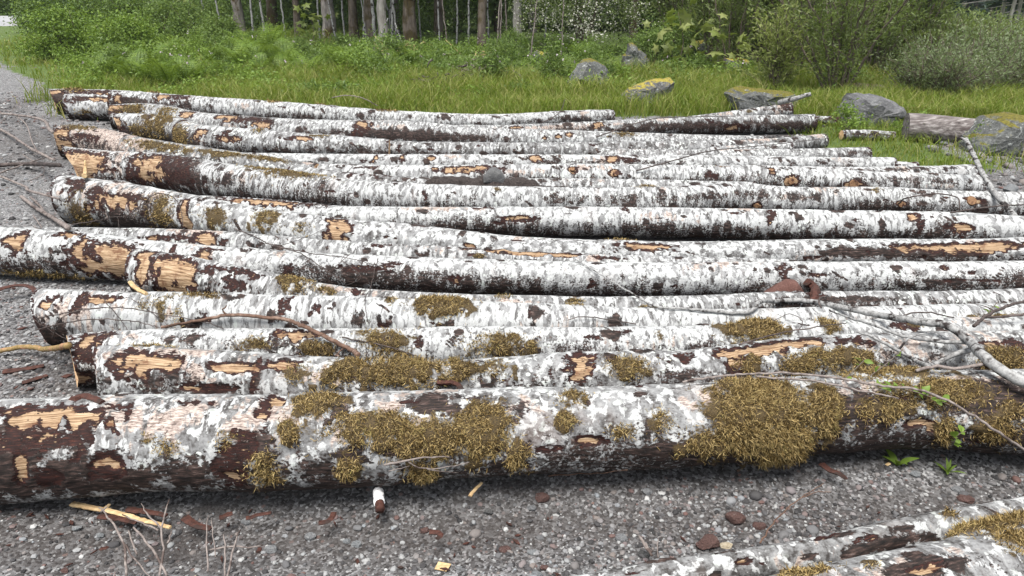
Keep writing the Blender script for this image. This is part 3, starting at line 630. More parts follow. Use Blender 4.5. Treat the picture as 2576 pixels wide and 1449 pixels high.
# old barkless grey log by the boulder
P, r = solve([(2284,285,.15),(2340,287,.15),(2410,294,.145),(2492,303,.14)])
sx, c, rr = smooth_curve(P, r, .02); th = np.linspace(-PI, PI, 41); t = np.gradient(c, axis=0); t /= np.linalg.norm(t, axis=1)[:, None]
e1 = np.array([0, 0, 1.]) - t * t[:, 2:]; e1 /= np.linalg.norm(e1, axis=1)[:, None]; e2 = np.cross(t, e1)
S, T = np.meshgrid(np.arange(len(sx)), th, indexing='ij')
R = rr[:, None] * (1 + (fbm(sx[S] * 1.5, np.cos(T) * 4, np.sin(T) * 4, 5) - .5) * .10 + (fbm(sx[S] * 3, np.cos(T) * 14, np.sin(T) * 14, 6) - .5) * .06)
V = c[:, None] + (e1[:, None] * np.cos(T)[..., None] + e2[:, None] * np.sin(T)[..., None]) * R[..., None]
m = NT('weathered_grey_wood', .85); o = m.obj(); g1 = m.noise(m.vmul(o, (1.5, 30, 30)), 1, 5, .65); g2 = m.noise(m.vmul(o, (2, 8, 8)), 1, 3, .6)
m.col(m.mix(m.step(g2, .55, .7), m.ramp(g1, [(.3, (.03, .023, .022)), (.5, (.12, .105, .10)), (.68, (.30, .28, .27))]), (.055, .042, .04))); m.bump(g1, .9, .01)
b = np.array([c[len(c) // 2, 0], c[len(c) // 2, 1], 0]); root = thing('driftwood_log', 'barkless weathered grey log lying between two boulders in the grass', 'log', b)
ob('trunk', mk_mesh('trunk', (V - b).reshape(-1, 3), grid_faces(len(sx), 41), m.m), root)
for e in (0, -1):
    Rr = V[e][:-1]; cc = Rr.mean(0); j = np.arange(40); q = (j + 1) % 40
    f = np.stack([j, q, np.full(40, 40)], 1); ob('cut_face', mk_mesh('cut_face', np.concatenate([Rr, cc[None]]) - b, [f if e else f[:, ::-1]], m.m, False), root)

# ------------------------------------------------------------------ stones and gravel
def ico(sub):
    t = (1 + 5 ** .5) / 2
    V = np.array([(-1,t,0),(1,t,0),(-1,-t,0),(1,-t,0),(0,-1,t),(0,1,t),(0,-1,-t),(0,1,-t),(t,0,-1),(t,0,1),(-t,0,-1),(-t,0,1)], float)
    Fc = [(0,11,5),(0,5,1),(0,1,7),(0,7,10),(0,10,11),(1,5,9),(5,11,4),(11,10,2),(10,7,6),(7,1,8),(3,9,4),(3,4,2),(3,2,6),(3,6,8),(3,8,9),(4,9,5),(2,4,11),(6,2,10),(8,6,7),(9,8,1)]
    V /= np.linalg.norm(V, axis=1)[:, None]; V = [tuple(v) for v in V]
    for _ in range(sub):
        c = {}; nf = []
        def mid(a, b):
            k_ = (min(a, b), max(a, b))
            if k_ not in c:
                p = np.array(V[a]) + np.array(V[b]); V.append(tuple(p / np.linalg.norm(p))); c[k_] = len(V) - 1
            return c[k_]
        for a, b_, d in Fc:
            x, y, z = mid(a, b_), mid(b_, d), mid(d, a); nf += [(a, x, z), (b_, y, x), (d, z, y), (x, y, z)]
        Fc = nf
    return np.array(V), np.array(Fc, np.int32)
def scatter_stones(P, size, sub, rs, rnd):
    V0, F0 = ico(sub); n = len(P); shapes = []
    for q in range(6):
        d = .72 + .5 * fbm(V0[:, 0] * 1.3 + q * 9, V0[:, 1] * 1.3, V0[:, 2] * 1.3, 200 + q, 2); shapes.append(V0 * d[:, None])
    shapes = np.array(shapes); pick = rs.integers(0, 6, n)
    sc = np.stack([rs.uniform(.75, 1.35, n), rs.uniform(.7, 1.1, n), rs.uniform(.45, .8, n)], 1) * size[:, None]
    a = rs.uniform(0, 2 * PI, n); B = shapes[pick] * sc[:, None, :]
    tl = rs.normal(0, .25, n); B = np.stack([B[..., 0], B[..., 1] * np.cos(tl)[:, None] - B[..., 2] * np.sin(tl)[:, None], B[..., 1] * np.sin(tl)[:, None] + B[..., 2] * np.cos(tl)[:, None]], -1)
    x = B[..., 0] * np.cos(a)[:, None] - B[..., 1] * np.sin(a)[:, None]; y = B[..., 0] * np.sin(a)[:, None] + B[..., 1] * np.cos(a)[:, None]
    V = np.stack([x, y, B[..., 2]], -1) + P[:, None]
    Fm = (F0[None] + (np.arange(n) * len(V0))[:, None, None]).reshape(-1, 3)
    return V.reshape(-1, 3), Fm, np.repeat(rnd, len(V0))
def covered(x, y):                                             # under a log?
    c_ = np.zeros(len(x), bool)
    for L in LG.values():
        cy = np.interp(x, L.c[:, 0], L.c[:, 1], left=99, right=99); rr_ = np.interp(x, L.c[:, 0], L.r); c_ |= np.abs(y - cy) < rr_ * .55
    return c_
rs = np.random.default_rng(3)
def field(n, x0, x1, y0, y1, smin, smax, dens=None):
    x = rs.uniform(x0, x1, n); y = rs.uniform(y0, y1, n)
    keep = ~covered(x, y) & (rs.random(n) > grass_mask(x, y) * 1.1)
    cl = fbm(x * 1.4, y * 1.4, 0, 61); keep &= rs.random(n) < .40 + 1.5 * sstep(.35, .7, cl)
    if dens is not None: keep &= rs.random(n) < dens(x, y)
    x, y = x[keep], y[keep]; sz = smin * (smax / smin) ** (rs.random(len(x)) ** 2.6)
    return x, y, sz
xs, ys, ss = [], [], []
for a in (field(30000, -2.2, 2.6, 1.15, 2.55, .0035, .013), field(13000, -4.6, -1.4, 2.2, 5.2, .006, .018), field(6000, -8.5, -2.4, 5.0, 12.5, .013, .030),
          field(1500, 3.2, 7.5, 5.4, 7.6, .012, .04), field(900, 1.2, 4.2, 8.6, 9.9, .012, .035)):
    xs.append(a[0]); ys.append(a[1]); ss.append(a[2])
x, y, z_ = map(np.concatenate, (xs, ys, ss))
V, Fm, rd = scatter_stones(np.stack([x, y, gz(x, y) + z_ * .18], 1), z_, 0, rs, rs.random(len(x)))
stuff(ob('gravel', mk_mesh('gravel', V, [Fm], STONE, False, {'rnd': rd})), 'loose grey gravel scattered over the bare ground', 'gravel')
xs, ys, ss = [], [], []
for a in (field(620, -2.2, 2.6, 1.2, 2.5, .008, .021), field(420, 4.3, 5.9, 7.3, 8.6, .03, .075, lambda x, y: np.exp(-((x - 5.1) / .6) ** 2 - ((y - 7.95) / .42) ** 2)), field(260, 4.2, 7.5, 5.6, 7.4, .02, .06)):
    xs.append(a[0]); ys.append(a[1]); ss.append(a[2])
x, y, z_ = map(np.concatenate, (xs, ys, ss))
V, Fm, rd = scatter_stones(np.stack([x, y, gz(x, y) + z_ * .25], 1), z_, 2, rs, rs.beta(1.6, 1.2, len(x)))
stuff(ob('cobbles', mk_mesh('cobbles', V, [Fm], STONE, True, {'rnd': rd * .86})), 'rounded cobbles and larger pebbles lying on the gravel', 'cobbles')
# single stones one can point at: (u, v centre, width, rnd colour, label)
MRED = m_rock('red_stone', (.06, .032, .028), (.105, .060, .052), (.155, .095, .083), 0, lich=.12, sc=6)
MGRY = m_rock('grey_stone', (.10, .10, .105), (.18, .185, .19), (.30, .30, .30), 0, lich=.2, sc=6)
MPAL = m_rock('pale_stone', (.12, .13, .135), (.19, .20, .207), (.27, .27, .266), 0, lich=.3, sc=6)
MDRK = m_rock('dark_stone', (.045, .045, .045), (.09, .09, .088), (.15, .15, .145), 0, lich=.05, sc=6)
def rock_mesh(name, w, d, h, seed, mat, sub=4, facet=.0, rough=.3):
    V, Fc = ico(sub); r_ = np.random.default_rng(seed)
    if facet:
        for _ in range(int(9 * facet) + 5):
            nrm = r_.normal(0, 1, 3); nrm /= np.linalg.norm(nrm); k_ = r_.uniform(.55, .85); t_ = V @ nrm; V = V - np.clip(t_ - k_, 0, None)[:, None] * nrm
    n_ = fbm(V[:, 0] * 1.5 + seed, V[:, 1] * 1.5, V[:, 2] * 1.5, seed, 4) - .5; n2 = fbm(V[:, 0] * 7 + seed, V[:, 1] * 7, V[:, 2] * 7, seed, 3) - .5
    V = V * (1 + rough * n_ + .10 * n2)[:, None]
    lo, hi = V.min(0), V.max(0); V = (V - lo) / (hi - lo); V = V * np.array([w, d, h]) - np.array([w / 2, d / 2, 0])
    return V, Fc
def stone(u, v, wpx, label, mat, seed, asp=.7, name='stone', hh=.62, facet=.3):
    P = G(u, v + wpx * .22); w = wpx * mpp(P)
    V, Fc = rock_mesh('stone', w, w * asp, w * hh, seed, mat, 3, facet)
    P = np.array([P[0], P[1], float(gz(P[0], P[1])) - w * .12])
    return tag(ob(name, mk_mesh(name, V, [Fc], mat, True), None, P), label, 'stone')
stone(1855, 1258, 52, 'large rounded red-brown cobble on the gravel beside a blue-green pebble', MRED, 1)
stone(1783, 1322, 62, 'angular red-brown stone on the gravel beside a tan pebble', MRED, 2, facet=1)
stone(1917, 1278, 36, 'smaller flat red-brown stone next to the large rounded cobble', MRED, 3, hh=.5)
stone(1365, 1212, 38, 'round purple-brown stone at the foot of the thickest mossy log', MRED, 4)
stone(1228, 1246, 24, 'dark grey oval pebble below the thickest log beside a purple stone', MDRK, 5)
stone(1337, 1234, 26, 'grey rounded stone beside the round purple-brown stone', MGRY, 6)
stone(1630, 1202, 26, 'smooth blue-grey pebble near the log foot under a red twig', MGRY, 7)
stone(1352, 1416, 30, 'pale grey rounded pebble beside the maroon pebble', MPAL, 8)
stone(1337, 1428, 22, 'whitish pebble touching the pale grey rounded pebble', MPAL, 9)
stone(1370, 1396, 24, 'small maroon pebble above the pale grey pebble', MRED, 10)
stone(1153, 1390, 20, 'blue-grey upright pebble beside the square wood chip', MGRY, 11)
stone(1340, 1342, 30, 'pale blue-grey flat pebble in the middle of the gravel', MPAL, 12, hh=.4)
stone(1270, 1332, 34, 'dull red flat stone sunk in the gravel', MRED, 13, hh=.4)
stone(1565, 1310, 30, 'grey-brown stone with light end on the open gravel', MGRY, 14)
stone(1623, 1358, 34, 'dark grey half-buried stone beside two short sticks', MDRK, 15)
stone(1066, 1284, 24, 'reddish oval pebble beside the white-barked stub', MRED, 16)
stone(868, 1318, 20, 'pale bluish pebble beside the white-barked stub', MPAL, 17)
stone(892, 1325, 26, 'light grey pebble next to the pale bluish pebble', MPAL, 18)
stone(675, 1338, 34, 'grey-green rounded stone below the bark scraps', MGRY, 19)
stone(190, 1312, 26, 'light blue-grey stone beside the long pale splinter', MPAL, 20)
stone(246, 1323, 22, 'small pale blue pebble below the long pale splinter', MPAL, 21)
stone(612, 1272, 26, 'blue-grey pebble near the dark bark scraps by the log', MGRY, 22)
stone(158, 1413, 22, 'small brick-red pebble on the coarse gravel heap', MRED, 23)
stone(776, 1307, 30, 'grey slab pebble beside a curl of red bark', MGRY, 24)
stone(1810, 1238, 20, 'pale blue-green flat pebble above the large rounded cobble', MPAL, 25, hh=.35)
stone(1832, 1328, 34, 'tan pebble with grey tip beside the angular red stone', m_rock('tan_stone', (.30, .24, .16), (.45, .38, .27), (.52, .47, .38), 0, lich=.1, sc=6), 26, hh=.4)
stone(2226, 1280, 40, 'grey flat-topped stone half buried near the thin birch pole', MGRY, 27)
stone(2262, 1290, 28, 'brown stone tucked beside the grey half-buried stone', MRED, 28)
stone(2418, 1192, 36, 'flat grey stone in the pebbles below the rosette plant', MGRY, 29, hh=.35)
stone(2440, 1212, 44, 'flat reddish stone among pebbles near the thin birch pole', MRED, 30, hh=.35)
stone(2288, 1130, 30, 'grey round stone in the shade of the thickest log', MGRY, 31)
stone(2308, 1165, 26, 'light grey pebble beside the lying green leaf', MPAL, 32)
stone(240, 352, 40, 'flat pale stone on the gravel lane near the brown-butted log', MPAL, 33, hh=.35)
stone(2396, 484, 22, 'round grey cobble in front of the tapering sawn-knot log', MGRY, 34)
stone(2540, 470, 40, 'pale cobble by the leaning stick among river stones', MPAL, 35)
stone(2480, 462, 36, 'light grey cobble behind the leaning stick', MPAL, 36, hh=.5)
stone(2302, 340, 34, 'whitish cobble at the foot of the barkless grey log', MPAL, 37)

# red rock wedged on the smooth log, grey stone on the soil spill
def wedge(prof, depth, seed, amp=.02):
    """a solid whose upright outline is prof (x, z), swelling to depth in the middle"""
    n = len(prof); pr = np.array(prof, float)
    sub = []
    for a, b_ in zip(pr, np.roll(pr, -1, 0)):
        for q in range(5): sub.append(a + (b_ - a) * q / 5)
    pr = np.array(sub); n = len(pr); c_ = pr.mean(0); rows = []
    for yy, f in ((-.5, .55), (-.44, .8), (-.25, .96), (0, 1), (.25, .97), (.44, .82), (.5, .55)):
        q = c_ + (pr - c_) * f; rows.append(np.stack([q[:, 0], np.full(n, yy * depth), q[:, 1]], 1))
    V = np.array(rows); m_ = len(rows)
    V = V + (np.stack([fbm(V[..., 0] * 9 + o_, V[..., 1] * 9, V[..., 2] * 9, seed + o_, 3) for o_ in range(3)], -1) - .5) * amp * 2
    f = []
    for a in range(m_ - 1):
        j = np.arange(n); q = (j + 1) % n; f.append(np.stack([a * n + j, a * n + q, (a + 1) * n + q, (a + 1) * n + j], 1))
    V = np.concatenate([V.reshape(-1, 3), V[0].mean(0)[None], V[-1].mean(0)[None]]); j = np.arange(n); q = (j + 1) % n
    return V, [np.concatenate(f)[:, ::-1], np.concatenate([np.stack([j, q, np.full(n, m_ * n)], 1)[:, ::-1], np.stack([(m_ - 1) * n + j, (m_ - 1) * n + q, np.full(n, m_ * n + 1)], 1)])[:, ::-1]]
P = LG['L6'].c[np.argmin(abs(LG['L6'].c[:, 0] - hit(1970, 715, 'L6')[1][0]))] + np.array([0, -.165, -.045]); m_ = mpp(P)
V, fs = wedge([(-64*m_, -8*m_), (-50*m_, 12*m_), (-18*m_, 34*m_), (4*m_, 49*m_), (24*m_, 46*m_), (44*m_, 20*m_), (58*m_, -2*m_), (50*m_, -40*m_), (-50*m_, -42*m_)], .12, 4, .008)
tag(ob('red_rock', mk_mesh('red_rock', V, fs, m_rock('red_brown_rock', (.075, .034, .028), (.115, .056, .045), (.16, .085, .07), 0, lich=0, sc=3), True), None, P), 'triangular red-brown rock wedged against the long smooth white log', 'rock')
# ------------------------------------------------------------------ soil spill on the logs
sxn = np.linspace(965, 1445, 150); svn = np.linspace(0, 1, 26); Ps = []
L = LG['L11']; rs2 = np.random.default_rng(8)
for u in sxn:
    fr = (u - 965) / 480; X0 = np.interp(u, [965, 1445], [L.c[np.argmin(abs(L.c[:, 0] - hit(965, 447, 'L11')[1][0])), 0], hit(1445, 452, 'L11')[1][0]])
    cy = np.interp(X0, L.c[:, 0], L.c[:, 1]); cz = np.interp(X0, L.c[:, 0], L.c[:, 2]); rr_ = np.interp(X0, L.c[:, 0], L.r)
    wd = math.sin(PI * min(1, max(0, fr))) ** .6; off = .10 - .26 * fr
    for q in svn:
        yy = cy + off + (q - .5) * (.40 * wd + .02); edge = math.sin(PI * q) ** .5 * wd
        top = cz + math.sqrt(max(0, rr_ ** 2 - (yy - cy) ** 2)) if abs(yy - cy) < rr_ else cz
        Ps.append((X0, yy, max(cz + .02, top * .6 + .4 * (cz + rr_ * .75)) - .03 + edge * .055))
V = np.array(Ps); nz = fbm(V[:, 0] * 16, V[:, 1] * 16, 0, 71, 4) - .5; V[:, 2] += nz * .05; V[:, 0] += (fbm(V[:, 0] * 9, V[:, 1] * 9, 3, 72) - .5) * .08; V[:, 1] += (fbm(V[:, 0] * 9, V[:, 1] * 9, 5, 73) - .5) * .08
ms = NT('dark_soil', .95); sn = ms.noise(ms.pos(), 70, 5, .7); ms.col(ms.ramp(sn, [(.3, (.012, .010, .0095)), (.55, (.045, .036, .033)), (.75, (.10, .085, .078))])); ms.bump(sn, 1, .02)
stuff(ob('soil', mk_mesh('soil', V, grid_faces(150, 26), ms.m)), 'spill of dark crumbly soil lying over the buried white log', 'soil')
P = np.array([X0 * 0 + hit(1243, 440, 'L11')[1][0], np.interp(hit(1243, 440, 'L11')[1][0], L.c[:, 0], L.c[:, 1]) - .03, .165]); m_ = mpp(P)
V, fs = wedge([(-30*m_, -4*m_), (-27*m_, 12*m_), (-12*m_, 30*m_), (2*m_, 35*m_), (18*m_, 26*m_), (27*m_, 10*m_), (30*m_, -6*m_)], .13, 9, .008)
tag(ob('grey_stone', mk_mesh('grey_stone', V, fs, m_rock('slate_stone', (.06, .06, .062), (.11, .11, .11), (.17, .17, .165), 0, lich=.1, sc=3), True), None, P), 'rounded dark grey stone sitting on the spilled soil', 'stone')

# ------------------------------------------------------------------ boulders
def boulder(u0, u1, v0, v1, label, mat, seed, depth=.8, facet=.8, rough=.3, shape=None):
    P = G((u0 + u1) / 2, v1); m_ = mpp(P); w = (u1 - u0) * m_; h = (v1 - v0) * m_ * 1.02 + .05
    if shape:
        V, fs = wedge([(a * w - w / 2, b_ * h) for a, b_ in shape], w * depth, seed, .05)
        me = mk_mesh('boulder', V, fs, mat, False)
    else:
        V, Fc = rock_mesh('b', w, w * depth, h, seed, mat, 4, facet, rough); me = mk_mesh('boulder', V, [Fc], mat, True)
    P = np.array([P[0], P[1] + w * depth * .4, float(gz(P[0], P[1])) - .05])
    return tag(ob('boulder', me, None, P), label, 'boulder')
GREYM = m_rock('boulder_grey', (.05, .05, .053), (.10, .103, .11), (.19, .19, .195), .10, lich=.45)
YELM = m_rock('boulder_yellow_moss', (.035, .035, .034), (.08, .08, .08), (.16, .16, .16), .46, ((.10, .08, .012), (.34, .285, .055)), .3)
OLIM = m_rock('boulder_olive_moss', (.032, .032, .030), (.085, .088, .085), (.18, .185, .18), .47, ((.035, .032, .008), (.16, .14, .022)), .45)
BARE = m_rock('boulder_bare', (.045, .046, .048), (.095, .095, .098), (.17, .17, .172), .06, lich=.25)
boulder(1428, 1534, 152, 232, 'rounded grey boulder streaked with moss behind the tall grass', OLIM, 21, .8, .7)
boulder(1566, 1634, 116, 182, 'pointed grey boulder with a mossy slanted edge below the flowering shrub', OLIM, 22, .8, shape=[(0, 0), (0, .55), (.12, .62), (.2, .98), (.36, 1), (.85, .55), (1, .4), (1.02, 0)])
boulder(1566, 1696, 200, 268, 'flat slab boulder topped with bright yellow moss in the grass', YELM, 23, .7, shape=[(.02, .05), (0, .42), (.12, .62), (.5, .86), (.88, 1.0), (1, .88), (.98, .6), (.72, .4), (.7, .02)])
boulder(1834, 2010, 227, 296, 'wide flat boulder with yellow-green moss rim behind the propped log', OLIM, 24, .6, shape=[(.16, 0), (.02, .62), (0, .74), (.1, .94), (.3, 1), (.6, .86), (.92, .84), (1, .6), (.98, 0)])
boulder(2118, 2284, 240, 318, 'angular bare grey boulder with a flat slanted face beside the barkless log', BARE, 25, .7, shape=[(0, .12), (.03, .42), (.20, .98), (.55, .94), (.96, .62), (1, .44), (.94, .28), (.86, 0), (.1, -.02)])
boulder(2452, 2640, 297, 388, 'squarish boulder with moss on its side and pale flat top by the barkless log', OLIM, 26, .8, shape=[(0, 0), (.08, .45), (.3, .92), (.6, 1), (1, .96), (1.02, 0)])
boulder(1722, 1788, 103, 150, 'small boulder capped with yellow moss among the willows', YELM, 27, .8, .8)
boulder(1806, 1890, 150, 196, 'low boulder capped with yellow moss beside the pale young shrub', YELM, 28, .8, .8)
boulder(1340, 1384, 128, 164, 'small mossy boulder at the forest edge beside a stub', YELM, 29, .8, .8)

# ------------------------------------------------------------------ branches, sticks, twigs
def stem(pts, r0, r1, lift=None, step=.02, wob=.0015, ns=7, at_y=False):
    """tube along frame points resting on whatever the sight line meets; each point (u, v[, height above what it rests on])"""
    P = []
    for p in pts:
        lf = p[2] if len(p) > 2 else (lift if lift is not None else max(r0, r1))
        if at_y: d = ray(p[0], p[1]); P.append(CAM + d * (p[2] / d[1])); continue
        P.append(hit(p[0], p[1], None, lf)[1])
    P = np.array(P); 
    c_, r_ = densify(P, np.linspace(r0, r1, len(P)), step, wob); return tube(c_, np.maximum(r_, .0012), ns)
def branch(name, label, mat, stems, cat='branch', group=None, at_y=False):
    """first stem is the thing's main stem; the others are its side shoots"""
    tubes = [stem(*a, at_y=at_y) for a in stems]; b = tubes[0][0].mean(0); b[2] = tubes[0][0][:, 2].min()
    if len(tubes) == 1:
        return tag(ob(name, mk_mesh(name, tubes[0][0] - b, tubes[0][1], mat), None, b), label, cat, group)
    root = thing(name, label, cat, b, group)
    for q, (V, fs) in enumerate(tubes):
        ob('main_stem' if q == 0 else 'side_shoot', mk_mesh('stem', V - b, fs, mat), root)
    return root
branch('fallen_branch', 'thick pale birch branch with several forks sprawling over the mossy logs', TW_GREY, [
   ([(2640,985,.05),(2540,945,.06),(2476,898,.06),(2430,852,.08),(2392,822,.08),(2300,808,.05),(2217,793,.04),(2120,774,.03),(2017,756,.03),(1960,757,.03),(1906,763,.03),(1890,782,.02),(1850,787,.015),(1780,782,.015),(1717,776,.015),(1660,773,.012),(1590,738,.03),(1510,690,.04),(1439,646,.03)], .022, .002),
   ([(2436,862,.07),(2390,860,.05),(2330,855,.04),(2270,845,.04),(2210,822,.04),(2140,800,.04),(2084,780,.04)], .0095, .004),
   ([(2440,880,.06),(2400,892,.05),(2365,910,.03),(2330,922,.02)], .012, .010),
   ([(2336,922,.03),(2290,900,.03),(2234,868,.04),(2190,845,.04),(2158,836,.05)], .010, .004),
   ([(2262,878,.03),(2285,852,.06),(2330,838,.08)], .005, .0035)])
branch('fallen_branch', 'long reddish-brown branch bent in an arch over the white logs', TW_BROWN, [
   ([(407,823,.012),(480,810,.02),(540,799,.03),(573,793,.035),(640,796,.03),(710,803,.03),(770,825,.04),(830,852,.04),(875,876,.03),(900,892,.02)], .007, .011),
   ([(573,793,.035),(560,780,.05),(572,768,.06)], .005, .003), ([(870,872,.03),(856,884,.02),(850,896,.015)], .004, .003)])
branch('fallen_branch', 'fine dark twiggy branch spread across the slanted-butt log', TW_DARK, [
   ([(95,800,.02),(160,788,.03),(250,775,.05),(320,775,.05),(430,795,.03),(520,812,.02),(560,826,.015)], .003, .002),
   ([(92,830,.02),(150,815,.03),(240,803,.03),(330,808,.02),(400,823,.012)], .003, .002), ([(250,740,.03),(300,800,.02),(335,850,.02)], .002, .0015),
   ([(130,850,.02),(150,805,.03),(200,778,.03),(260,775,.04)], .002, .0015), ([(80,800,.02),(140,840,.02),(200,850,.015)], .002, .0012), ([(330,750,.02),(400,800,.02),(430,826,.012)], .002, .0012)])
branch('fallen_stick', 'mossy brown stick poking out behind the peeled red-brown butt', TW_MOSS, [([(-40,898,.015),(60,887,.03),(110,878,.04),(172,868,.05)], .011, .014)])
branch('leaning_stick', 'broken grey stick jutting up over the logs beside the grass gap', TW_GREY, [
   ([(2640,650,4.55),(2576,575,4.75),(2540,530,5.0),(2503,486,5.3),(2470,432,5.6),(2446,384,5.95),(2430,350,6.2)], .024, .017),
   ([(2434,356,6.17),(2422,350,6.2),(2411,346,6.22)], .014, .010)], at_y=True)
branch('fallen_branch', 'pale bare branch fan lying on the gravel at the pile corner', TW_PALE, [
   ([(-30,318,.05),(25,348,.05),(75,384,.06),(120,395,.08),(138,404,.1)], .014, .010), ([(-20,294,.06),(50,310,.1),(80,318,.12),(132,332,.2)], .012, .014),
   ([(40,302,.08),(70,330,.08),(85,372,.06),(95,390,.05)], .007, .005), ([(-10,330,.05),(30,300,.08),(55,270,.1)], .004, .002), ([(0,450,.03),(60,478,.04),(110,490,.04),(150,500,.05)], .010, .008),
   ([(120,395,.05),(60,425,.04),(-10,448,.03)], .005, .008), ([(5,285,.08),(40,305,.08),(60,340,.05)], .003, .002), ([(60,400,.05),(110,450,.04),(70,465,.03)], .004, .003)])
branch('fallen_stick', 'grey stick with a side fork lying by the mossy curved butt', TW_PALE, [
   ([(55,500,.02),(90,530,.03),(130,555,.03),(170,572,.03)], .014, .016), ([(80,505,.03),(100,525,.03),(115,545,.03)], .010, .008), ([(85,548,.02),(105,572,.02)], .005, .003)])
branch('fallen_stick', 'dark straight pole lying on the gravel beside the split butt', TW_DARK, [([(-60,424,.02),(40,421,.03),(150,416,.04)], .022, .018)])
branch('fallen_branch', 'thin tangled twigs hanging over the end of the bare-patched log', TW_DARK, [
   ([(590,575,.02),(640,595,.03),(690,618,.03),(760,640,.05),(820,680,.05),(870,712,.03)], .004, .002), ([(690,618,.03),(800,640,.05),(880,650,.05),(960,672,.02)], .003, .0015),
   ([(880,640,.04),(820,690,.04),(800,720,.02)], .002, .0012), ([(700,620,.03),(760,600,.03),(820,575,.03)], .002, .0012), ([(950,650,.03),(938,700,.04),(930,730,.02),(918,760,.02),(928,820,.01)], .0025, .0015),
   ([(760,640,.05),(800,672,.05),(905,668,.04)], .002, .0012), ([(860,655,.05),(905,690,.05),(870,720,.03)], .002, .0012)])
branch('fallen_branch', 'curly dark twig draped over the mossy curved butt', TW_DARK, [
   ([(320,545,.03),(350,520,.05),(395,487,.06),(440,500,.05),(455,530,.04),(460,570,.03)], .004, .002), ([(180,565,.03),(240,556,.05),(300,545,.04),(360,545,.03)], .004, .002), ([(260,552,.05),(280,545,.04),(300,570,.03)], .002, .0012), ([(230,560,.05),(215,570,.03)], .002, .001)])
branch('fallen_branch', 'thin pale twig bundle resting on the thickest log below its moss', TW_PALE, [
   ([(968,1170,.02),(1025,1158,.03),(1080,1151,.03),(1136,1149,.02)], .004, .002), ([(1025,1160,.03),(1050,1175,.03),(1100,1178,.03),(1180,1162,.02)], .0025, .0012), ([(980,1185,.02),(1030,1172,.02)], .002, .0012), ([(1075,1180,.02),(1120,1187,.02),(1156,1190,.015)], .002, .0012)])
branch('fallen_branch', 'long thin bramble cane trailing across the moss of the thickest log', TW_PALE, [
   ([(1717,960,.03),(1850,943,.03),(2000,940,.03),(2100,950,.05),(2230,972,.06),(2330,985,.06),(2430,1035,.06),(2500,1080,.06),(2600,1145,.05)], .004, .005),
   ([(1900,948,.03),(2060,960,.05),(2170,985,.05),(2260,1002,.05)], .004, .003)])
branch('fallen_stick', 'yellowish bare stick lying under the thick pale birch branch', TW_PALE, [([(2304,935,.02),(2340,922,.03),(2400,926,.04),(2483,916,.04)], .006, .007)])
branch('fallen_branch', 'arching dark twigs over the logs at the forked branch', TW_DARK, [
   ([(2450,820,.02),(2480,795,.05),(2520,775,.06),(2600,752,.06)], .008, .007), ([(2475,800,.04),(2540,795,.05),(2620,785,.05)], .006, .006), ([(2265,795,.02),(2310,786,.04),(2350,788,.04),(2400,800,.02)], .004, .003), ([(1860,866,.02),(1960,838,.05),(2060,822,.06),(2130,812,.03)], .004, .002), ([(2008,835,.04),(2012,800,.06),(1985,790,.05),(1940,810,.03)], .002, .0015)])
branch('fallen_twig', 'thin red-brown twig lying straight on the open gravel', TW_BROWN, [([(1912,1368,.004),(1940,1325,.006),(1990,1275,.008),(2070,1220,.005)], .003, .0015), ([(2015,1255,.006),(2060,1242,.006),(2090,1240,.004)], .002, .001)], 'twig')
branch('fallen_twig', 'thin reddish root lying on the gravel at the thickest log foot', TW_BROWN, [([(1380,1200,.004),(1440,1197,.005),(1510,1190,.006),(1580,1180,.006)], .0025, .0015)], 'twig')
branch('fallen_twig', 'two short grey sticks by the dark half-buried stone', TW_PALE, [([(1608,1352,.006),(1622,1378,.008),(1638,1402,.006)], .005, .004), ([(1618,1362,.004),(1640,1392,.004)], .004, .003)], 'twig')
branch('fallen_twig', 'thin stick on the gravel near the tip of the birch pole', TW_PALE, [([(1655,1404,.004),(1654,1375,.006),(1656,1355,.004)], .002, .0015)], 'twig')
branch('fallen_branch', 'thin grey twig lying over the distant pale logs', TW_DARK, [([(1600,430,.02),(1700,402,.06),(1800,378,.10),(1930,365,.1),(2060,350,.05)], .006, .003), ([(1500,345,.03),(1600,310,.1),(1700,295,.1),(1860,292,.05)], .006, .004), ([(1360,310,.03),(1390,296,.1),(1422,250,.25)], .006, .004)])
branch('fallen_branch', 'pale twig curving up out of the grass behind the clean pale log', TW_PALE, [([(835,246,.2),(870,240,.25),(910,246,.22),(950,266,.1)], .006, .005)])
branch('fallen_stick', 'dark bent twig over the curved mossy log and the smooth log', TW_DARK, [([(2260,512,.03),(2300,494,.1),(2370,488,.12),(2410,500,.1),(2414,530,.03)], .005, .004), ([(2390,535,.02),(2480,522,.05),(2576,515,.06)], .006, .005)])
branch('fallen_stick', 'grey birch tip sticking out past the propped pale log', TW_GREY, [([(1960,258,.14),(2000,248,.22),(2040,236,.30)], .032, .024)])
branch('fallen_branch', 'pale curved twig standing on the log beside the round moss cushion', TW_DARK, [([(2080,744,.02),(2060,760,.03),(2066,775,.02)], .005, .004), ([(1600,815,.01),(1520,802,.02),(1450,798,.02),(1430,806,.015)], .003, .002), ([(860,850,.015),(960,868,.02),(1060,900,.03)], .004, .002)])
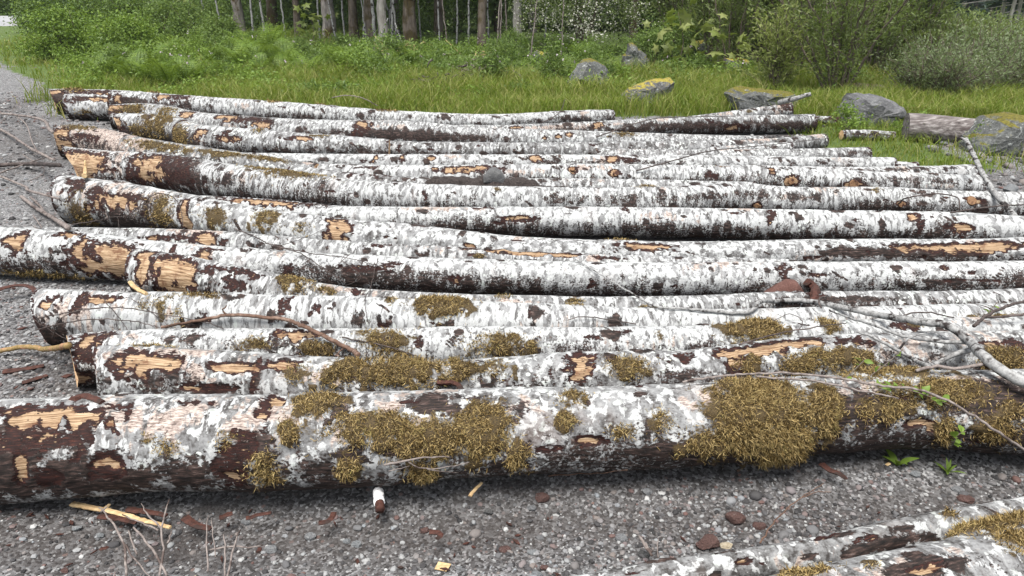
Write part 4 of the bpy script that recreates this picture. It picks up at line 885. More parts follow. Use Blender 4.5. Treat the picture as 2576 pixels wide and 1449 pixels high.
# pale twigs in the foreground gravel
branch('dead_twig', 'bare pale twig cluster standing out of the coarse gravel', TW_PALE, [
   ([(322,1462,.02),(320,1405,.06),(300,1372,.08),(275,1330,.06),(258,1308,.05)], .0042, .0022), ([(262,1320,.05),(278,1312,.06)], .004, .002), ([(325,1408,.06),(350,1440,.04),(380,1462,.02)], .003, .002)], 'twig')
branch('dead_twig', 'forked pale twig with upright tips near the long splinter', TW_PALE, [
   ([(405,1462,.02),(418,1420,.05),(418,1382,.08),(432,1330,.09),(438,1304,.08)], .0042, .0018), ([(418,1382,.08),(385,1345,.08),(365,1312,.07)], .003, .0015), ([(425,1462,.02),(380,1405,.06),(345,1365,.06)], .004, .003), ([(350,1420,.04),(338,1385,.05),(330,1365,.05)], .003, .002), ([(430,1400,.05),(440,1375,.06)], .003, .002), ([(408,1378,.07),(340,1330,.04),(312,1314,.03)], .003, .002)], 'twig')
branch('dead_twig', 'low pale twig with a long cross shoot beside the yellow chip', TW_PALE, [
   ([(575,1470,.02),(590,1430,.05),(600,1395,.06),(612,1370,.06)], .0038, .002), ([(530,1404,.03),(600,1406,.05),(640,1402,.04),(665,1390,.03)], .003, .002), ([(528,1450,.02),(525,1405,.05),(527,1370,.06),(530,1330,.05)], .003, .0014), ([(570,1462,.02),(572,1420,.05),(571,1380,.06)], .003, .002), ([(545,1420,.03),(542,1370,.06),(540,1345,.06)], .002, .0015)], 'twig')
# splinters, bark scraps, chips
def scrap(name, label, cat, pts, r0, r1, mat, flat=.4, lift=.006):
    V, fs = stem([(u, v, lift) for u, v in pts], r0, r1, None, .012, .0012, 6); b = V.mean(0); V = V - b
    V[:, 2] = V[:, 2] * 1.0
    tb = np.array([0, 0, 1.]); V = V * np.array([1, 1, flat]) if len(pts) < 9 else V; b[2] = b[2] - .3 * r0
    return tag(ob(name, mk_mesh(name, V, fs, mat, False), None, b), label, cat)
scrap('wood_splinter', 'long pale yellow wood splinter lying on the gravel below the thickest log', 'splinter', [(180,1268),(215,1276),(290,1290),(360,1310),(430,1328)], .013, .008, SPLINT, .5)
scrap('wood_splinter', 'small tan splinter stuck behind the long pale splinter', 'splinter', [(258,1284),(275,1272)], .010, .006, SPLINT, .5)
scrap('wood_splinter', 'short tan wood stick leaning near the log foot', 'splinter', [(1182,1250),(1196,1232),(1212,1217)], .007, .006, SPLINT, .6)
scrap('wood_splinter', 'pale splinter standing at the split notched butt', 'splinter', [(212,440),(214,420),(214,402)], .018, .008, SPLINT, 1, .05)
scrap('wood_splinter', 'tan splinter poking from the bare-patched butt', 'splinter', [(328,714),(348,724),(368,734)], .012, .010, SPLINT, .8, .02)
scrap('bark_scrap', 'dark bark strip under the long pale splinter', 'bark', [(250,1300),(300,1306),(345,1316)], .014, .01, BARKBIT)
scrap('bark_scrap', 'dark brown bark strip near the thickest log foot', 'bark', [(320,1282),(370,1288),(420,1298)], .016, .01, BARKBIT)
scrap('bark_scrap', 'broken dark bark slab beside the long splinter', 'bark', [(465,1302),(490,1320),(530,1332)], .018, .012, BARKBIT)
scrap('bark_scrap', 'orange-brown bark scrap on the gravel', 'bark', [(555,1304),(585,1292)], .014, .01, BARKBIT)
scrap('bark_scrap', 'curved red bark strip beside the grey slab pebble', 'bark', [(800,1318),(830,1310),(840,1290)], .012, .010, BARKBIT)
scrap('bark_scrap', 'thin bark strip between the slab and the orange scrap', 'bark', [(620,1306),(650,1298),(682,1292)], .010, .008, BARKBIT)
scrap('bark_scrap', 'red bark crumbs on the open gravel', 'bark', [(1080,1340),(1110,1345),(1100,1358)], .012, .008, BARKBIT)
scrap('bark_scrap', 'curled orange-lined bark piece on the gravel under the mossy bulge', 'bark', [(2066,1168),(2085,1182),(2112,1192),(2128,1205)], .016, .010, BARKBIT)
scrap('bark_scrap', 'long dark bark strip on the gravel by the slanted butt', 'bark', [(-10,762),(40,748),(95,735)], .02, .014, BARKBIT)
scrap('bark_scrap', 'brown bark strip beside the peeled red-brown butt', 'bark', [(55,964),(95,952),(120,944)], .016, .012, BARKBIT)
scrap('bark_scrap', 'heap of red bark bits on the ground beside the peeled butt', 'bark', [(10,935),(50,930),(110,920)], .022, .016, BARKBIT)
scrap('bark_scrap', 'red bark crumbs on top of the thickest log butt', 'bark', [(180,1004),(205,996),(240,1002),(258,1010)], .018, .012, BARKBIT, .7, .01)
scrap('bark_scrap', 'shaggy red bark hanging beside the triangular red rock', 'bark', [(2030,705),(2042,716),(2050,735),(2046,752)], .028, .020, BARKBIT, .8, .02)
scrap('bark_scrap', 'small orange bark flake on the coarse gravel', 'bark', [(255,1385),(270,1378)], .009, .007, BARKBIT)
scrap('bark_scrap', 'tiny orange bark flake beside the pale twig', 'bark', [(650,1392),(655,1380)], .008, .006, BARKBIT)
scrap('bark_scrap', 'dark red bark shreds heaped on the moss mat crown', 'bark', [(1100,968),(1130,968),(1165,972)], .016, .010, BARKBIT, .7, .012)
# white-barked stub: bark sleeve with a peeled red tip
P0, P1 = G(957, 1290), G(952, 1246); d = P1 - P0; d[2] = 0; d /= np.linalg.norm(d)
base = np.array([P0[0], P0[1], .012]); root = thing('birch_stub', 'short white-barked stub with a peeled red-brown end lying on the gravel', 'stub', base)
q = np.linspace(0, .085, 14); V, fs = tube(d * q[:, None], np.full(14, .016), 12, True, .05, rs)
ob('core', mk_mesh('core', V, fs, BARKBIT, True), root)
q = np.linspace(.034, .092, 12); V, fs = tube(d * q[:, None] + [0, 0, .001] + rs.normal(0, .001, (12, 3)), .0175 + .0025 * rs.random(12) - .004 * (np.arange(12) > 10), 12, True, .09, rs)
mw = NT('white_bark_sleeve', .8); wn_ = mw.noise(mw.obj(), 120, 4, .6); mw.col(mw.ramp(wn_, [(.3, (.35, .34, .33)), (.5, (.72, .72, .72)), (.7, (.82, .82, .82))])); mw.bump(wn_, .5, .003)
ob('bark', mk_mesh('bark', V, fs, mw.m, True), root)
# square wood chip
def slab(name, label, u, v, w, d_, h, rz, mat, cat, tilt=.1):
    P = G(u, v); V = np.array([(a * w / 2 * (1 + .08 * (b_ > 0)), b_ * d_ / 2, c_ * h) for a in (-1, 1) for b_ in (-1, 1) for c_ in (0, 1)], float)
    V[:, 2] += V[:, 0] * tilt
    f = np.array([(0,1,3,2),(4,6,7,5),(0,4,5,1),(2,3,7,6),(1,5,7,3),(0,2,6,4)])
    o = tag(ob(name, mk_mesh(name, V, [f], mat, False), None, (P[0], P[1], float(gz(P[0], P[1])) + .006)), label, cat); o.rotation_euler = (0, 0, rz)
    bv = o.modifiers.new('bevel', 'BEVEL'); bv.width = .0015; bv.segments = 2; return o
slab('wood_chip', 'square pale yellow wood chip lying on the gravel', 1112, 1394, .042, .034, .004, -.35, SPLINT, 'wood chip')
slab('wood_chip', 'small pale wood chip with torn end among the pale twigs', 478, 1444, .020, .034, .008, .2, SPLINT, 'wood chip', .3)
slab('wood_chip', 'pale wood chip lying on the moss of the thickest log', 2238, 1150, .02, .012, .003, .5, SPLINT, 'wood chip')

# ------------------------------------------------------------------ vegetation
LEAF_BRIGHT = m_leaf('fresh_leaf', (0.075, 0.130, 0.020), (0.137, 0.217, 0.035), (0.204, 0.285, 0.052), .40)
LEAF_FERN = m_leaf('fern_frond', (0.073, 0.127, 0.018), (0.122, 0.196, 0.029), (0.176, 0.249, 0.044), .40)
LEAF_MID = m_leaf('mid_leaf', (0.052, 0.091, 0.021), (0.098, 0.156, 0.034), (0.156, 0.221, 0.052), .36)
LEAF_DARK = m_leaf('forest_leaf', (0.036, 0.066, 0.019), (0.072, 0.122, 0.034), (0.124, 0.187, 0.049), .34)
LEAF_WILLOW = m_leaf('willow_leaf', (.090, .130, .030), (.150, .200, .055), (.235, .285, .12), .48, .42, .4)
LEAF_PALEW = m_leaf('pale_willow_leaf', (.085, .120, .045), (.140, .185, .080), (.235, .285, .16), .42, .42, .4)
LEAF_YELLOW = m_leaf('yellow_green_leaf', (0.082, 0.110, 0.021), (0.144, 0.178, 0.043), (0.211, 0.235, 0.082), .38)
LEAF_CONIF = m_leaf('conifer_needle', (.012, .028, .014), (.022, .045, .024), (.035, .062, .032), .12, .6)
GRASS = m_leaf('grass_blade', (.085, .135, .012), (.155, .215, .026), (.30, .275, .100), .48, .5)
FLOWER = m_leaf('white_blossom', (0.260, 0.260, 0.211), (0.372, 0.372, 0.310), (0.446, 0.446, 0.397), .2, .6)
PINKF = m_leaf('pink_flower', (0.330, 0.252, 0.300), (0.408, 0.348, 0.384), (0.468, 0.432, 0.456), .2, .6)
T_GREY = m_trunk('trunk_grey', (.085, .075, .068), (.26, .235, .215), (.085, .058, .020), .10)
T_MOSS = m_trunk('trunk_mossy', (.045, .036, .030), (.125, .102, .084), (.066, .050, .022), .18)
T_PALE = m_trunk('trunk_pale', (.20, .18, .16), (.44, .41, .38), (.12, .085, .04), .02)
T_STEM = m_twig('shrub_stem', (.05, .04, .032), (.13, .105, .085), (.09, .07, .05))

def leaf_quads(P, ln, wd, rs, up=.5, dirs=None, fold=.25):
    """diamond leaves, two triangles each, folded on the midrib"""
    n = len(P); d = rs.normal(0, 1, (n, 3)) if dirs is None else dirs + rs.normal(0, .55, (n, 3))
    d[:, 2] *= .75; d /= np.linalg.norm(d, axis=1)[:, None] + 1e-9
    nn = rs.normal(0, .55, (n, 3)); nn[:, 2] += up; sd_ = np.cross(d, nn); sd_ /= np.linalg.norm(sd_, axis=1)[:, None] + 1e-9; nr = np.cross(sd_, d)
    l = (ln * rs.uniform(.6, 1.35, n))[:, None]; w = (wd * rs.uniform(.7, 1.3, n))[:, None]
    V = np.stack([P, P + d * l * .5 + sd_ * w * .5 + nr * w * fold, P + d * l, P + d * l * .5 - sd_ * w * .5 + nr * w * fold], 1).reshape(-1, 3)
    b_ = np.arange(n) * 4
    return V, np.concatenate([np.stack([b_, b_ + 1, b_ + 2], 1), np.stack([b_, b_ + 2, b_ + 3], 1)]), np.repeat(rs.random(n), 4)
def lumpy(rs, n, rx, ry, h, lumps=14, spread=.26, z0=.15, shell=.8):
    """leaf positions gathered in clumps over a rounded volume"""
    a = rs.uniform(0, 2 * PI, lumps); e = rs.uniform(0, 1, lumps) ** .8; rad = np.sqrt(np.clip(1 - e ** 2, .05, 1)) * rs.uniform(.45, 1, lumps) ** .5 * shell
    c_ = np.stack([np.cos(a) * rad * rx, np.sin(a) * rad * ry, h * (z0 + (1 - z0) * e * rs.uniform(.75, 1, lumps))], 1)
    pk = rs.integers(0, lumps, n); sg = spread * rs.uniform(.6, 1.3, lumps)[pk][:, None] * np.array([rx, ry, h * .55])
    P = c_[pk] + rs.normal(0, 1, (n, 3)) * sg; P[:, 2] = np.abs(P[:, 2]); return P
def shrub_parts(seed, n, rx, ry, h, ll, lw, stems=6, lumps=16, spread=.25, z0=.15, up=.6, dirs=None):
    rs = np.random.default_rng(seed); P = lumpy(rs, n, rx, ry, h, lumps, spread, z0)
    V, f, r_ = leaf_quads(P, ll, lw, rs, up); tb = []
    for q in range(stems):
        a = rs.uniform(0, 2 * PI); top = np.array([math.cos(a) * rx * rs.uniform(.2, .75), math.sin(a) * ry * rs.uniform(.2, .75), h * rs.uniform(.6, .95)])
        c_, rr_ = densify(np.array([[0, 0, -.05], top * [.35, .35, .5] + rs.normal(0, .04, 3) * h, top]), np.array([.016, .010, .004]) * max(1, h / 1.3), h / 8, .004, rs); tb.append(tube(c_, rr_, 5))
    Vs, fs = join(tb); return (V, [f], r_), (Vs, fs)
def shrub_proto(seed, leafmat, *a, **k):
    (V, f, r_), (Vs, fs) = shrub_parts(seed, *a, **k)
    return mk_mesh('foliage', V, f, leafmat, False, {'rnd': r_}), mk_mesh('stem', Vs, fs, T_STEM)
def plant(name, label, cat, P, meshes, group=None, rz=0, sc=1., zsc=None):
    root = thing(name, label, cat, (P[0], P[1], float(gz(P[0], P[1]))), group, rz, sc)
    if zsc: root.scale = (sc, sc, zsc)
    for nm, me in meshes: ob(nm, me, root)
    return root
rs = np.random.default_rng(42)

# --- grass: one mass of blades
def blades(x, y, hh, wd, rs):
    n = len(x); a = rs.uniform(0, 2 * PI, n); z = gz(x, y); P = np.stack([x, y, z], 1); h = hh * rs.uniform(.5, 1.25, n)
    side = np.stack([np.cos(a), np.sin(a), 0 * a], 1) * wd[:, None]; ln_ = np.stack([rs.normal(0, .28, n), rs.normal(0, .28, n), np.ones(n)], 1) * h[:, None]
    bend = np.stack([rs.normal(0, .30, n), rs.normal(0, .30, n), np.full(n, -.12)], 1) * h[:, None]
    m_ = P + ln_ * .55; t = P + ln_ + bend
    V = np.stack([P - side, P + side, m_ + side * .7, m_ - side * .7, t], 1).reshape(-1, 3); b_ = np.arange(n) * 5
    return V, np.stack([b_, b_ + 1, b_ + 2, b_ + 3], 1), np.stack([b_ + 3, b_ + 2, b_ + 4], 1), np.repeat(rs.random(n), 5)
def grass_field(n, x0, x1, y0, y1, h, w, pw=1., extra=None):
    x = rs.uniform(x0, x1, n); y = y0 + (y1 - y0) * rs.random(n) ** pw
    d_ = grass_mask(x, y); cl = fbm(x * 1.1, y * 1.1, 0, 91); keep = (rs.random(n) < d_ * (.35 + 1.1 * cl)) & ~covered(x, y)
    if extra is not None: keep &= extra(x, y)
    x, y, cl = x[keep], y[keep], cl[keep]; return blades(x, y, h * (.45 + 1.1 * cl), np.full(len(x), w), rs)
gp = [grass_field(62000, -7.5, 9, 9.5, 14.5, .30, .0065, 1.3), grass_field(16000, 3.0, 9.5, 6.8, 10.2, .15, .005), grass_field(16000, 6, 16, 9, 22, .30, .009), grass_field(14000, -16, -5, 11, 30, .22, .010)]
Vs, q4, q3, rd, off = [], [], [], [], 0
for V, a4, a3, r_ in gp:
    Vs.append(V); q4.append(a4 + off); q3.append(a3 + off); rd.append(r_); off += len(V)
stuff(ob('grass', mk_mesh('grass', np.concatenate(Vs), [np.concatenate(q4), np.concatenate(q3)], GRASS, False, {'rnd': np.concatenate(rd)})), 'tall green meadow grass growing behind the log pile', 'grass')

# --- undergrowth: one tangled mass of low leafy plants
def mass(spots, seed, leafn, ll, lw):
    r2 = np.random.default_rng(seed); Vs, Fs, R, off = [], [], [], 0
    for (x, y, rx, h) in spots:
        P = lumpy(r2, int(leafn * rx * h * 4), rx, rx * .8, h, 9, .30, .1) + np.array([x, y, float(gz(x, y))])
        V, f, r_ = leaf_quads(P, ll, lw, r2, .7); Vs.append(V); Fs.append(f + off); R.append(np.clip(r_ * .7 + r2.uniform(0, .3), 0, 1)); off += len(V)
    return np.concatenate(Vs), [np.concatenate(Fs)], np.concatenate(R)
sp_ = []
for _ in range(300):
    x = rs.uniform(-12, 6.0); y = 11.4 + 12.1 * rs.random() ** 1.2
    if x < -6.2 - .75 * (y - 10.5) + .7: continue
    sp_.append((x, y, rs.uniform(.28, .65), rs.uniform(.20, .66) * (1 - (.52 if x > -7 else .15) * float(sstep(14, 18, y))) * (.55 if y < 12.6 else 1) * (.5 if x > 2.2 else 1)))
V, f, r_ = mass(sp_[::2], 1, 560, .060, .034); stuff(ob('undergrowth', mk_mesh('undergrowth', V, f, LEAF_BRIGHT, False, {'rnd': r_})), 'tangle of low bright green leafy plants between the grass and the forest', 'undergrowth')
V, f, r_ = mass([(a, b_, c_ * .9, d_ * 1.25) for a, b_, c_, d_ in sp_[1::2]], 4, 480, .075, .030); stuff(ob('undergrowth', mk_mesh('undergrowth', V, f, LEAF_MID, False, {'rnd': r_})), 'patches of darker narrow-leaved plants mixed into the undergrowth', 'undergrowth')
sp_ = []
for _ in range(130):
    x = rs.uniform(-17, 13); y = rs.uniform(27, 35)
    if x < -13 and y > 29: continue
    sp_.append((x, y, rs.uniform(.8, 1.5), rs.uniform(1.0, 2.8)))
V, f, r_ = mass(sp_, 2, 190, .11, .065); stuff(ob('forest_understory', mk_mesh('forest_understory', V, f, LEAF_DARK, False, {'rnd': r_})), 'dense dark green understory leaves filling the forest behind the trunks', 'understory')
sp_ = [(rs.uniform(-48, -15), rs.uniform(39, 46), rs.uniform(1.5, 2.5), rs.uniform(1.8, 3.2)) for _ in range(40)]
V, f, r_ = mass(sp_, 3, 60, .20, .12); stuff(ob('roadside_thicket', mk_mesh('roadside_thicket', V, f, LEAF_MID, False, {'rnd': r_})), 'green thicket along the far side of the road', 'thicket')

# --- bracken ferns
def fern(seed, nf=8, L_=.72):
    """one mesh per frond: midrib with paired leaflets"""
    rs = np.random.default_rng(seed); out_ = []
    for q in range(nf):
        a = 2 * PI * q / nf + rs.uniform(-.4, .4); l = L_ * rs.uniform(.5, 1.2); out = rs.uniform(.15, .9); t = np.linspace(0, 1, 20)
        hd = np.array([math.cos(a), math.sin(a), 0]); P = hd * (out * l * t ** 1.5)[:, None] + np.array([0, 0, 1.]) * (l * (t - .38 * t ** 2.6))[:, None]
        V0, f0 = tube(P, np.linspace(.007, .002, 20), 4, False); tg = np.gradient(P, axis=0); tg /= np.linalg.norm(tg, axis=1)[:, None]; sd_ = np.cross(tg, [0, 0, 1.]); sd_ /= np.linalg.norm(sd_, axis=1)[:, None] + 1e-9
        Vs, Fs, R, off = [V0], [], [np.full(len(V0), .15)], len(V0)
        for i in range(5, 20):
            w = l * .30 * (1 - ((i - 5) / 15.5)) ** .8
            for sg in (-1, 1):
                d = sd_[i] * sg + tg[i] * .55 + np.array([0, 0, -.10]); d /= np.linalg.norm(d); pw_ = tg[i] * .022 * (.5 + w / .3)
                for e in range(3):
                    p0 = P[i] + d * w * e / 3.2; V = np.array([p0 - pw_ * (1 - e * .25), p0 + d * w * .36 - pw_ * .1, p0 + pw_ * (1 - e * .25), p0 + d * w * .12])
                    V[:, 2] -= .05 * w * e
                    Vs.append(V); Fs.append(np.array([(0, 1, 3), (3, 1, 2)]) + off); R.append(np.full(4, rs.random())); off += 4
        out_.append(mk_mesh('frond', np.concatenate(Vs), [f0[0], np.concatenate(Fs)], LEAF_FERN, False, {'rnd': np.concatenate(R)}))
    return out_
FERNS = [fern(100 + q) for q in range(4)]
for q, (u, v, s_) in enumerate([(262,212,1.1),(300,214,1.1),(345,220,1.15),(392,224,1.1),(430,228,1.15),(470,222,1.1),(250,190,1.0),(320,196,1.1),(380,200,1.1),(440,205,1.0),(500,215,.9),(610,190,1.1),(650,185,1.3),(690,180,1.3),(720,185,1.2),(640,165,1.4),(680,160,1.5),(655,205,1.0),(710,200,1.0),(780,205,1.0),(860,200,1.1),(930,195,1.1),(980,190,1.0),(880,180,1.1),(1040,180,1.0),(560,205,.9),(1110,165,.9),(1460,160,.9),(540,175,1.1)]):
    P = G(u, v)
    plant('bracken_fern', 'bright green bracken fern clump rising from the undergrowth behind the grass', 'fern', P, [('frond', fr) for fr in FERNS[q % 4]], 'bracken ferns along the forest edge', rs.uniform(0, 6), s_ * rs.uniform(.9, 1.1))

# --- named shrubs
ROUND = shrub_proto(7, LEAF_BRIGHT, 5200, 1.0, .9, 1.15, .070, .045, 7, 30, .19, .12)
plant('round_shrub', 'rounded bright green shrub at the end of the gravel lane by the road', 'shrub', G(180, 150), [('foliage', ROUND[0]), ('stem', ROUND[1])], None, .4, 1.05)
plant('round_shrub', 'smaller green shrub between the rounded shrub and the ferns', 'shrub', G(330, 165), [('foliage', ROUND[0]), ('stem', ROUND[1])], None, 2.4, .95)
BUSH = [shrub_proto(20 + q, LEAF_MID, 3600, 1.0, .9, 1.4, .085, .05, 7, 24, .21, .12) for q in range(3)]
for q, (u, v, s_) in enumerate([(110,82,1.0),(240,100,1.0),(330,105,.95),(420,112,.9),(490,118,.8),(560,130,.65),(540,96,.8),(760,150,.30),(900,140,.24),(1120,140,.26),(1260,170,.42),(1290,150,.42),(1640,170,.6),(1690,150,.7),(1230,205,.32),(1520,215,.30),(1400,215,.36),(640,120,.30),(860,122,.26)]):
    plant('leafy_bush', 'mid-green leafy bush at the forest edge behind the undergrowth', 'bush', G(u, v), [('foliage', BUSH[q % 3][0]), ('stem', BUSH[q % 3][1])], 'leafy bushes along the forest edge', rs.uniform(0, 6), s_)
# flowering shrub
(V, f, r_), (Vs_, fs_) = shrub_parts(31, 7000, 1.75, 1.3, 2.5, .075, .04, 9, 46, .15, .18)
r3 = np.random.default_rng(33); Pf = lumpy(r3, 5200, 1.8, 1.4, 2.55, 60, .15, .2); Vf, ff, rf = leaf_quads(Pf, .05, .045, r3, .9)
root = plant('flowering_shrub', 'tall shrub covered in small white blossoms at the forest edge', 'shrub', G(1462, 140), [('foliage', mk_mesh('foliage', V, f, m_leaf('blossom_shrub_leaf', (.085, .12, .035), (.15, .19, .07), (.21, .25, .115), .42), False, {'rnd': r_})), ('blossom', mk_mesh('blossom', Vf, [ff], FLOWER, False, {'rnd': rf})), ('stem', mk_mesh('stem', Vs_, fs_, T_STEM))])
# willows
def willow(seed, mat, h=3.0, spread=1.35, nst=11, nl=9500, ll=.075, lw=.022):
    rs = np.random.default_rng(seed); tb, LP, LD = [], [], []
    for q in range(nst):
        a = 2 * PI * q / nst + rs.uniform(-.4, .4); o_ = rs.uniform(.12, 1.0) * spread; hh = h * rs.uniform(.65, 1.05)
        top = np.array([math.cos(a) * o_, math.sin(a) * o_, hh]); P, R = densify(np.array([[math.cos(a) * .08, math.sin(a) * .08, -.05], top * [.35, .35, .42] + rs.normal(0, .05, 3), top * [.75, .75, .78] + rs.normal(0, .06, 3), top]), np.array([.024, .017, .009, .003]), .10, .008, rs)
        tb.append(tube(P, R, 5))
        for w in range(16):
            i = rs.integers(int(len(P) * .12), len(P) - 1); d = rs.normal(0, 1, 3); d[2] = abs(d[2]) * .8 + .35; d += top / h * .6; d /= np.linalg.norm(d); l = rs.uniform(.3, .85) * (1.1 - .5 * i / len(P))
            Q = np.array([P[i], P[i] + d * l * .5 + rs.normal(0, .03, 3), P[i] + d * l + np.array([0, 0, -.05])]); c_, r_ = densify(Q, np.array([.006, .004, .002]), .08); tb.append(tube(c_, r_, 4, False)); LP.append(c_); LD.append(np.repeat(d[None], len(c_), 0))
        LP.append(P[len(P) // 3:]); LD.append(np.repeat((top / np.linalg.norm(top))[None], len(P) - len(P) // 3, 0))
    LP = np.concatenate(LP); LD = np.concatenate(LD); pk = rs.integers(0, len(LP), nl)
    V, f, r_ = leaf_quads(LP[pk] + rs.normal(0, .055, (nl, 3)), ll, lw, rs, .4, LD[pk])
    return mk_mesh('foliage', V, [f], mat, False, {'rnd': r_}), mk_mesh('stem', *join(tb), T_STEM)
WIL = [willow(51, LEAF_WILLOW), willow(52, LEAF_WILLOW), willow(53, LEAF_PALEW, 2.2, 1.3, 10, 8000), willow(54, LEAF_WILLOW, 3.2, 1.6, 12, 10500)]
WLOW = willow(57, LEAF_PALEW, .70, .70, 8, 2300, .06, .020); WFAR = willow(58, LEAF_WILLOW, .60, .80, 9, 2600, .065, .024)
big = willow(55, LEAF_WILLOW, 3.0, 1.7, 13, 9000)
plant('willow', 'open willow with dark stems fanning up beside the angular boulder', 'willow', G(2105, 246), [('foliage', big[0]), ('stem', big[1])], None, .6, 1.)
YW = willow(56, m_leaf('pale_yellow_leaf', (.16, .20, .05), (.25, .29, .09), (.34, .36, .15), .45), 1.25, .60, 8, 3000, .075, .030)
plant('young_shrub', 'small pale yellow-green shrub standing before the willows', 'shrub', G(1945, 236), [('foliage', YW[0]), ('stem', YW[1])], None, 0, 1.)
for q, (u, v, s_, k_) in enumerate([(1840,188,.95,0),(1905,178,1.05,1),(1990,190,1.0,3),(1790,160,1.1,1),(1870,140,1.3,3),(2030,160,1.2,0),(2190,200,1.0,1),(2170,160,1.3,3),(2280,180,1.1,0),(1740,135,1.2,0),(1960,130,1.5,1),(2110,130,1.5,3),(1690,118,1.3,3)]):
    plant('willow', 'grey-green willow bush in the thicket behind the open dark-stemmed willow', 'willow', G(u, v), [('foliage', WIL[k_][0]), ('stem', WIL[k_][1])], 'willow bushes in the thicket', rs.uniform(0, 6), s_)
for q, (u, v, s_) in enumerate([(2290,246,.9),(2330,250,.85),(2375,254,.9),(2425,250,.95),(2480,246,.9),(2530,243,1.),(2590,240,1.),(2310,222,1.05),(2365,218,1.1),(2430,214,1.1),(2500,212,1.1),(2565,208,1.15),(2620,208,1.1)]):
    plant('willow', 'low pale silvery willow bush at the edge of the meadow grass', 'willow', G(u, v), [('foliage', WLOW[0]), ('stem', WLOW[1])], 'silvery willows beside the meadow', rs.uniform(0, 6), s_ * rs.uniform(.68, 1.1))
for q in range(26):
    u = rs.uniform(2235, 2640); v = rs.uniform(122, 190); s_ = 1.25 - .005 * (190 - v) * (u - 2200) / 250
    plant('willow', 'pale green willow bush farther off beyond the silvery willows', 'willow', G(u, v), [('foliage', WFAR[0]), ('stem', WFAR[1])], 'far willow bushes', rs.uniform(0, 6), max(.75, s_))

# --- trees
def tree_mesh(seed, h, r, crown0, cw, nl, leaf, mat, tm, lean=.0, fork=False, bend=.25):
    rs = np.random.default_rng(seed); dx, dy = rs.normal(0, bend, 2)
    P, R = densify(np.array([[0, 0, -.25], [0, 0, .25], [lean * h * .25 + dx * .3, dy * .3, h * .3], [lean * h * .6 + dx, dy, h * .65], [lean * h + dx * .8, dy * .7, h]]), np.array([r * 1.35, r * 1.05, r * .82, r * .55, .04]), .25, .012, rs); tb = [tube(P, R, 12, True, .05, rs)]
    if fork:
        i = 6; c_, q_ = densify(np.array([P[i], P[i] + [.30, .1, 1.2], P[i] + [.75, .2, h * .6]]), np.array([r * .75, r * .6, .05]), .25, .01, rs); tb.append(tube(c_, q_, 10))
    LP = []
    for q in range(26):
        z = rs.uniform(crown0, .97); i = int(z * (len(P) - 1)); a = rs.uniform(0, 2 * PI); l = cw * rs.uniform(.4, 1.) * (1.25 - .8 * (z - crown0) / (1 - crown0))
        d = np.array([math.cos(a), math.sin(a), rs.uniform(.1, .7)]); c_, q_ = densify(np.array([P[i], P[i] + d * l * .5, P[i] + d * l + [0, 0, -.1 * l]]), np.array([r * .25, r * .14, .01]), l / 6); tb.append(tube(c_, q_, 5, False)); LP.append(c_[2:])
    LP = np.concatenate(LP); pk = rs.integers(0, len(LP), nl); V, f, r_ = leaf_quads(LP[pk] + rs.normal(0, cw * .20, (nl, 3)), leaf, leaf * .6, rs, .7)
    return mk_mesh('trunk', *join(tb), tm), mk_mesh('crown', V, [f], mat, False, {'rnd': r_})
TREES = [tree_mesh(61, 13, .19, .38, 2.3, 2600, .24, LEAF_DARK, T_GREY), tree_mesh(62, 12, .16, .38, 2.3, 2600, .24, LEAF_DARK, T_MOSS), tree_mesh(63, 14, .20, .38, 2.3, 2600, .24, LEAF_DARK, T_MOSS, 0, True), tree_mesh(64, 11, .10, .25, 2.4, 2200, .22, LEAF_DARK, T_PALE), tree_mesh(65, 14, .24, .38, 2.3, 2800, .24, LEAF_DARK, T_GREY)]
def tree(u, v, k_, s_, label, grp=None, rz=None):
    P = G(u, v); t_, c_ = TREES[k_]
    return plant('tree', label, 'tree', P, [('trunk', t_), ('crown', c_)], grp, rs.uniform(0, 6) if rz is None else rz, s_, 1.)
for a in [(606,92,0,1.0,'grey-trunked tree standing behind the tall bracken clump'), (832,104,4,.9,'thick pale grey trunk beside the tall bracken clump'), (752,96,1,.75,'slim moss-covered trunk between two grey trunks'),
          (690,86,1,1.3,'wide mossy brown trunk at the dark forest edge'), (893,112,1,.9,'moss-furred trunk beside the splintered tree cluster'), (1032,122,2,1.0,'forked mossy trunk beside the splintered tree cluster'),
          (1214,142,1,.72,'bare leaning brown trunk standing alone before the dark forest'), (1302,122,3,1.2,'slender trunk hung with dead twigs beside the flowering shrub'), (1592,100,1,.8,'dark slim trunk leaning behind the flowering shrub'),
          (965,120,3,1.4,'pale broken-barked trunk in the splintered cluster'), (936,118,1,1.1,'mossy trunk in the splintered cluster beside white broken stems')]: tree(*a)
for q, (u, v) in enumerate([(500,70),(440,60),(640,64),(720,62),(790,70),(860,72),(1000,84),(1080,76),(1105,100),(1150,80),(1250,84),(1340,84),(1390,78),(1440,70),(1500,84),(1550,74),(1630,84),(1680,78),(1700,60),(380,56),(320,52),(1740,78),(560,50),(760,48),(960,50),(1120,52),(1320,50),(1480,48),(1640,50)]):
    tree(u, v, [1, 0, 3, 1, 4][q % 5], rs.uniform(.6, 1.0), 'slim dark tree trunk deep in the shaded forest', 'trees deep in the forest')
for q in range(34):                                             # the wood behind, closing the view
    P = np.array([rs.uniform(-20, 14), rs.uniform(33, 52), 0]); t_, c_ = TREES[q % 5]
    if P[0] < -8 and P[1] < 41: P[1] += 9
    plant('tree', 'tree in the closed wood behind the shaded forest edge', 'tree', P, [('trunk', t_), ('crown', c_)], 'trees of the closed wood', rs.uniform(0, 6), rs.uniform(.9, 1.3))
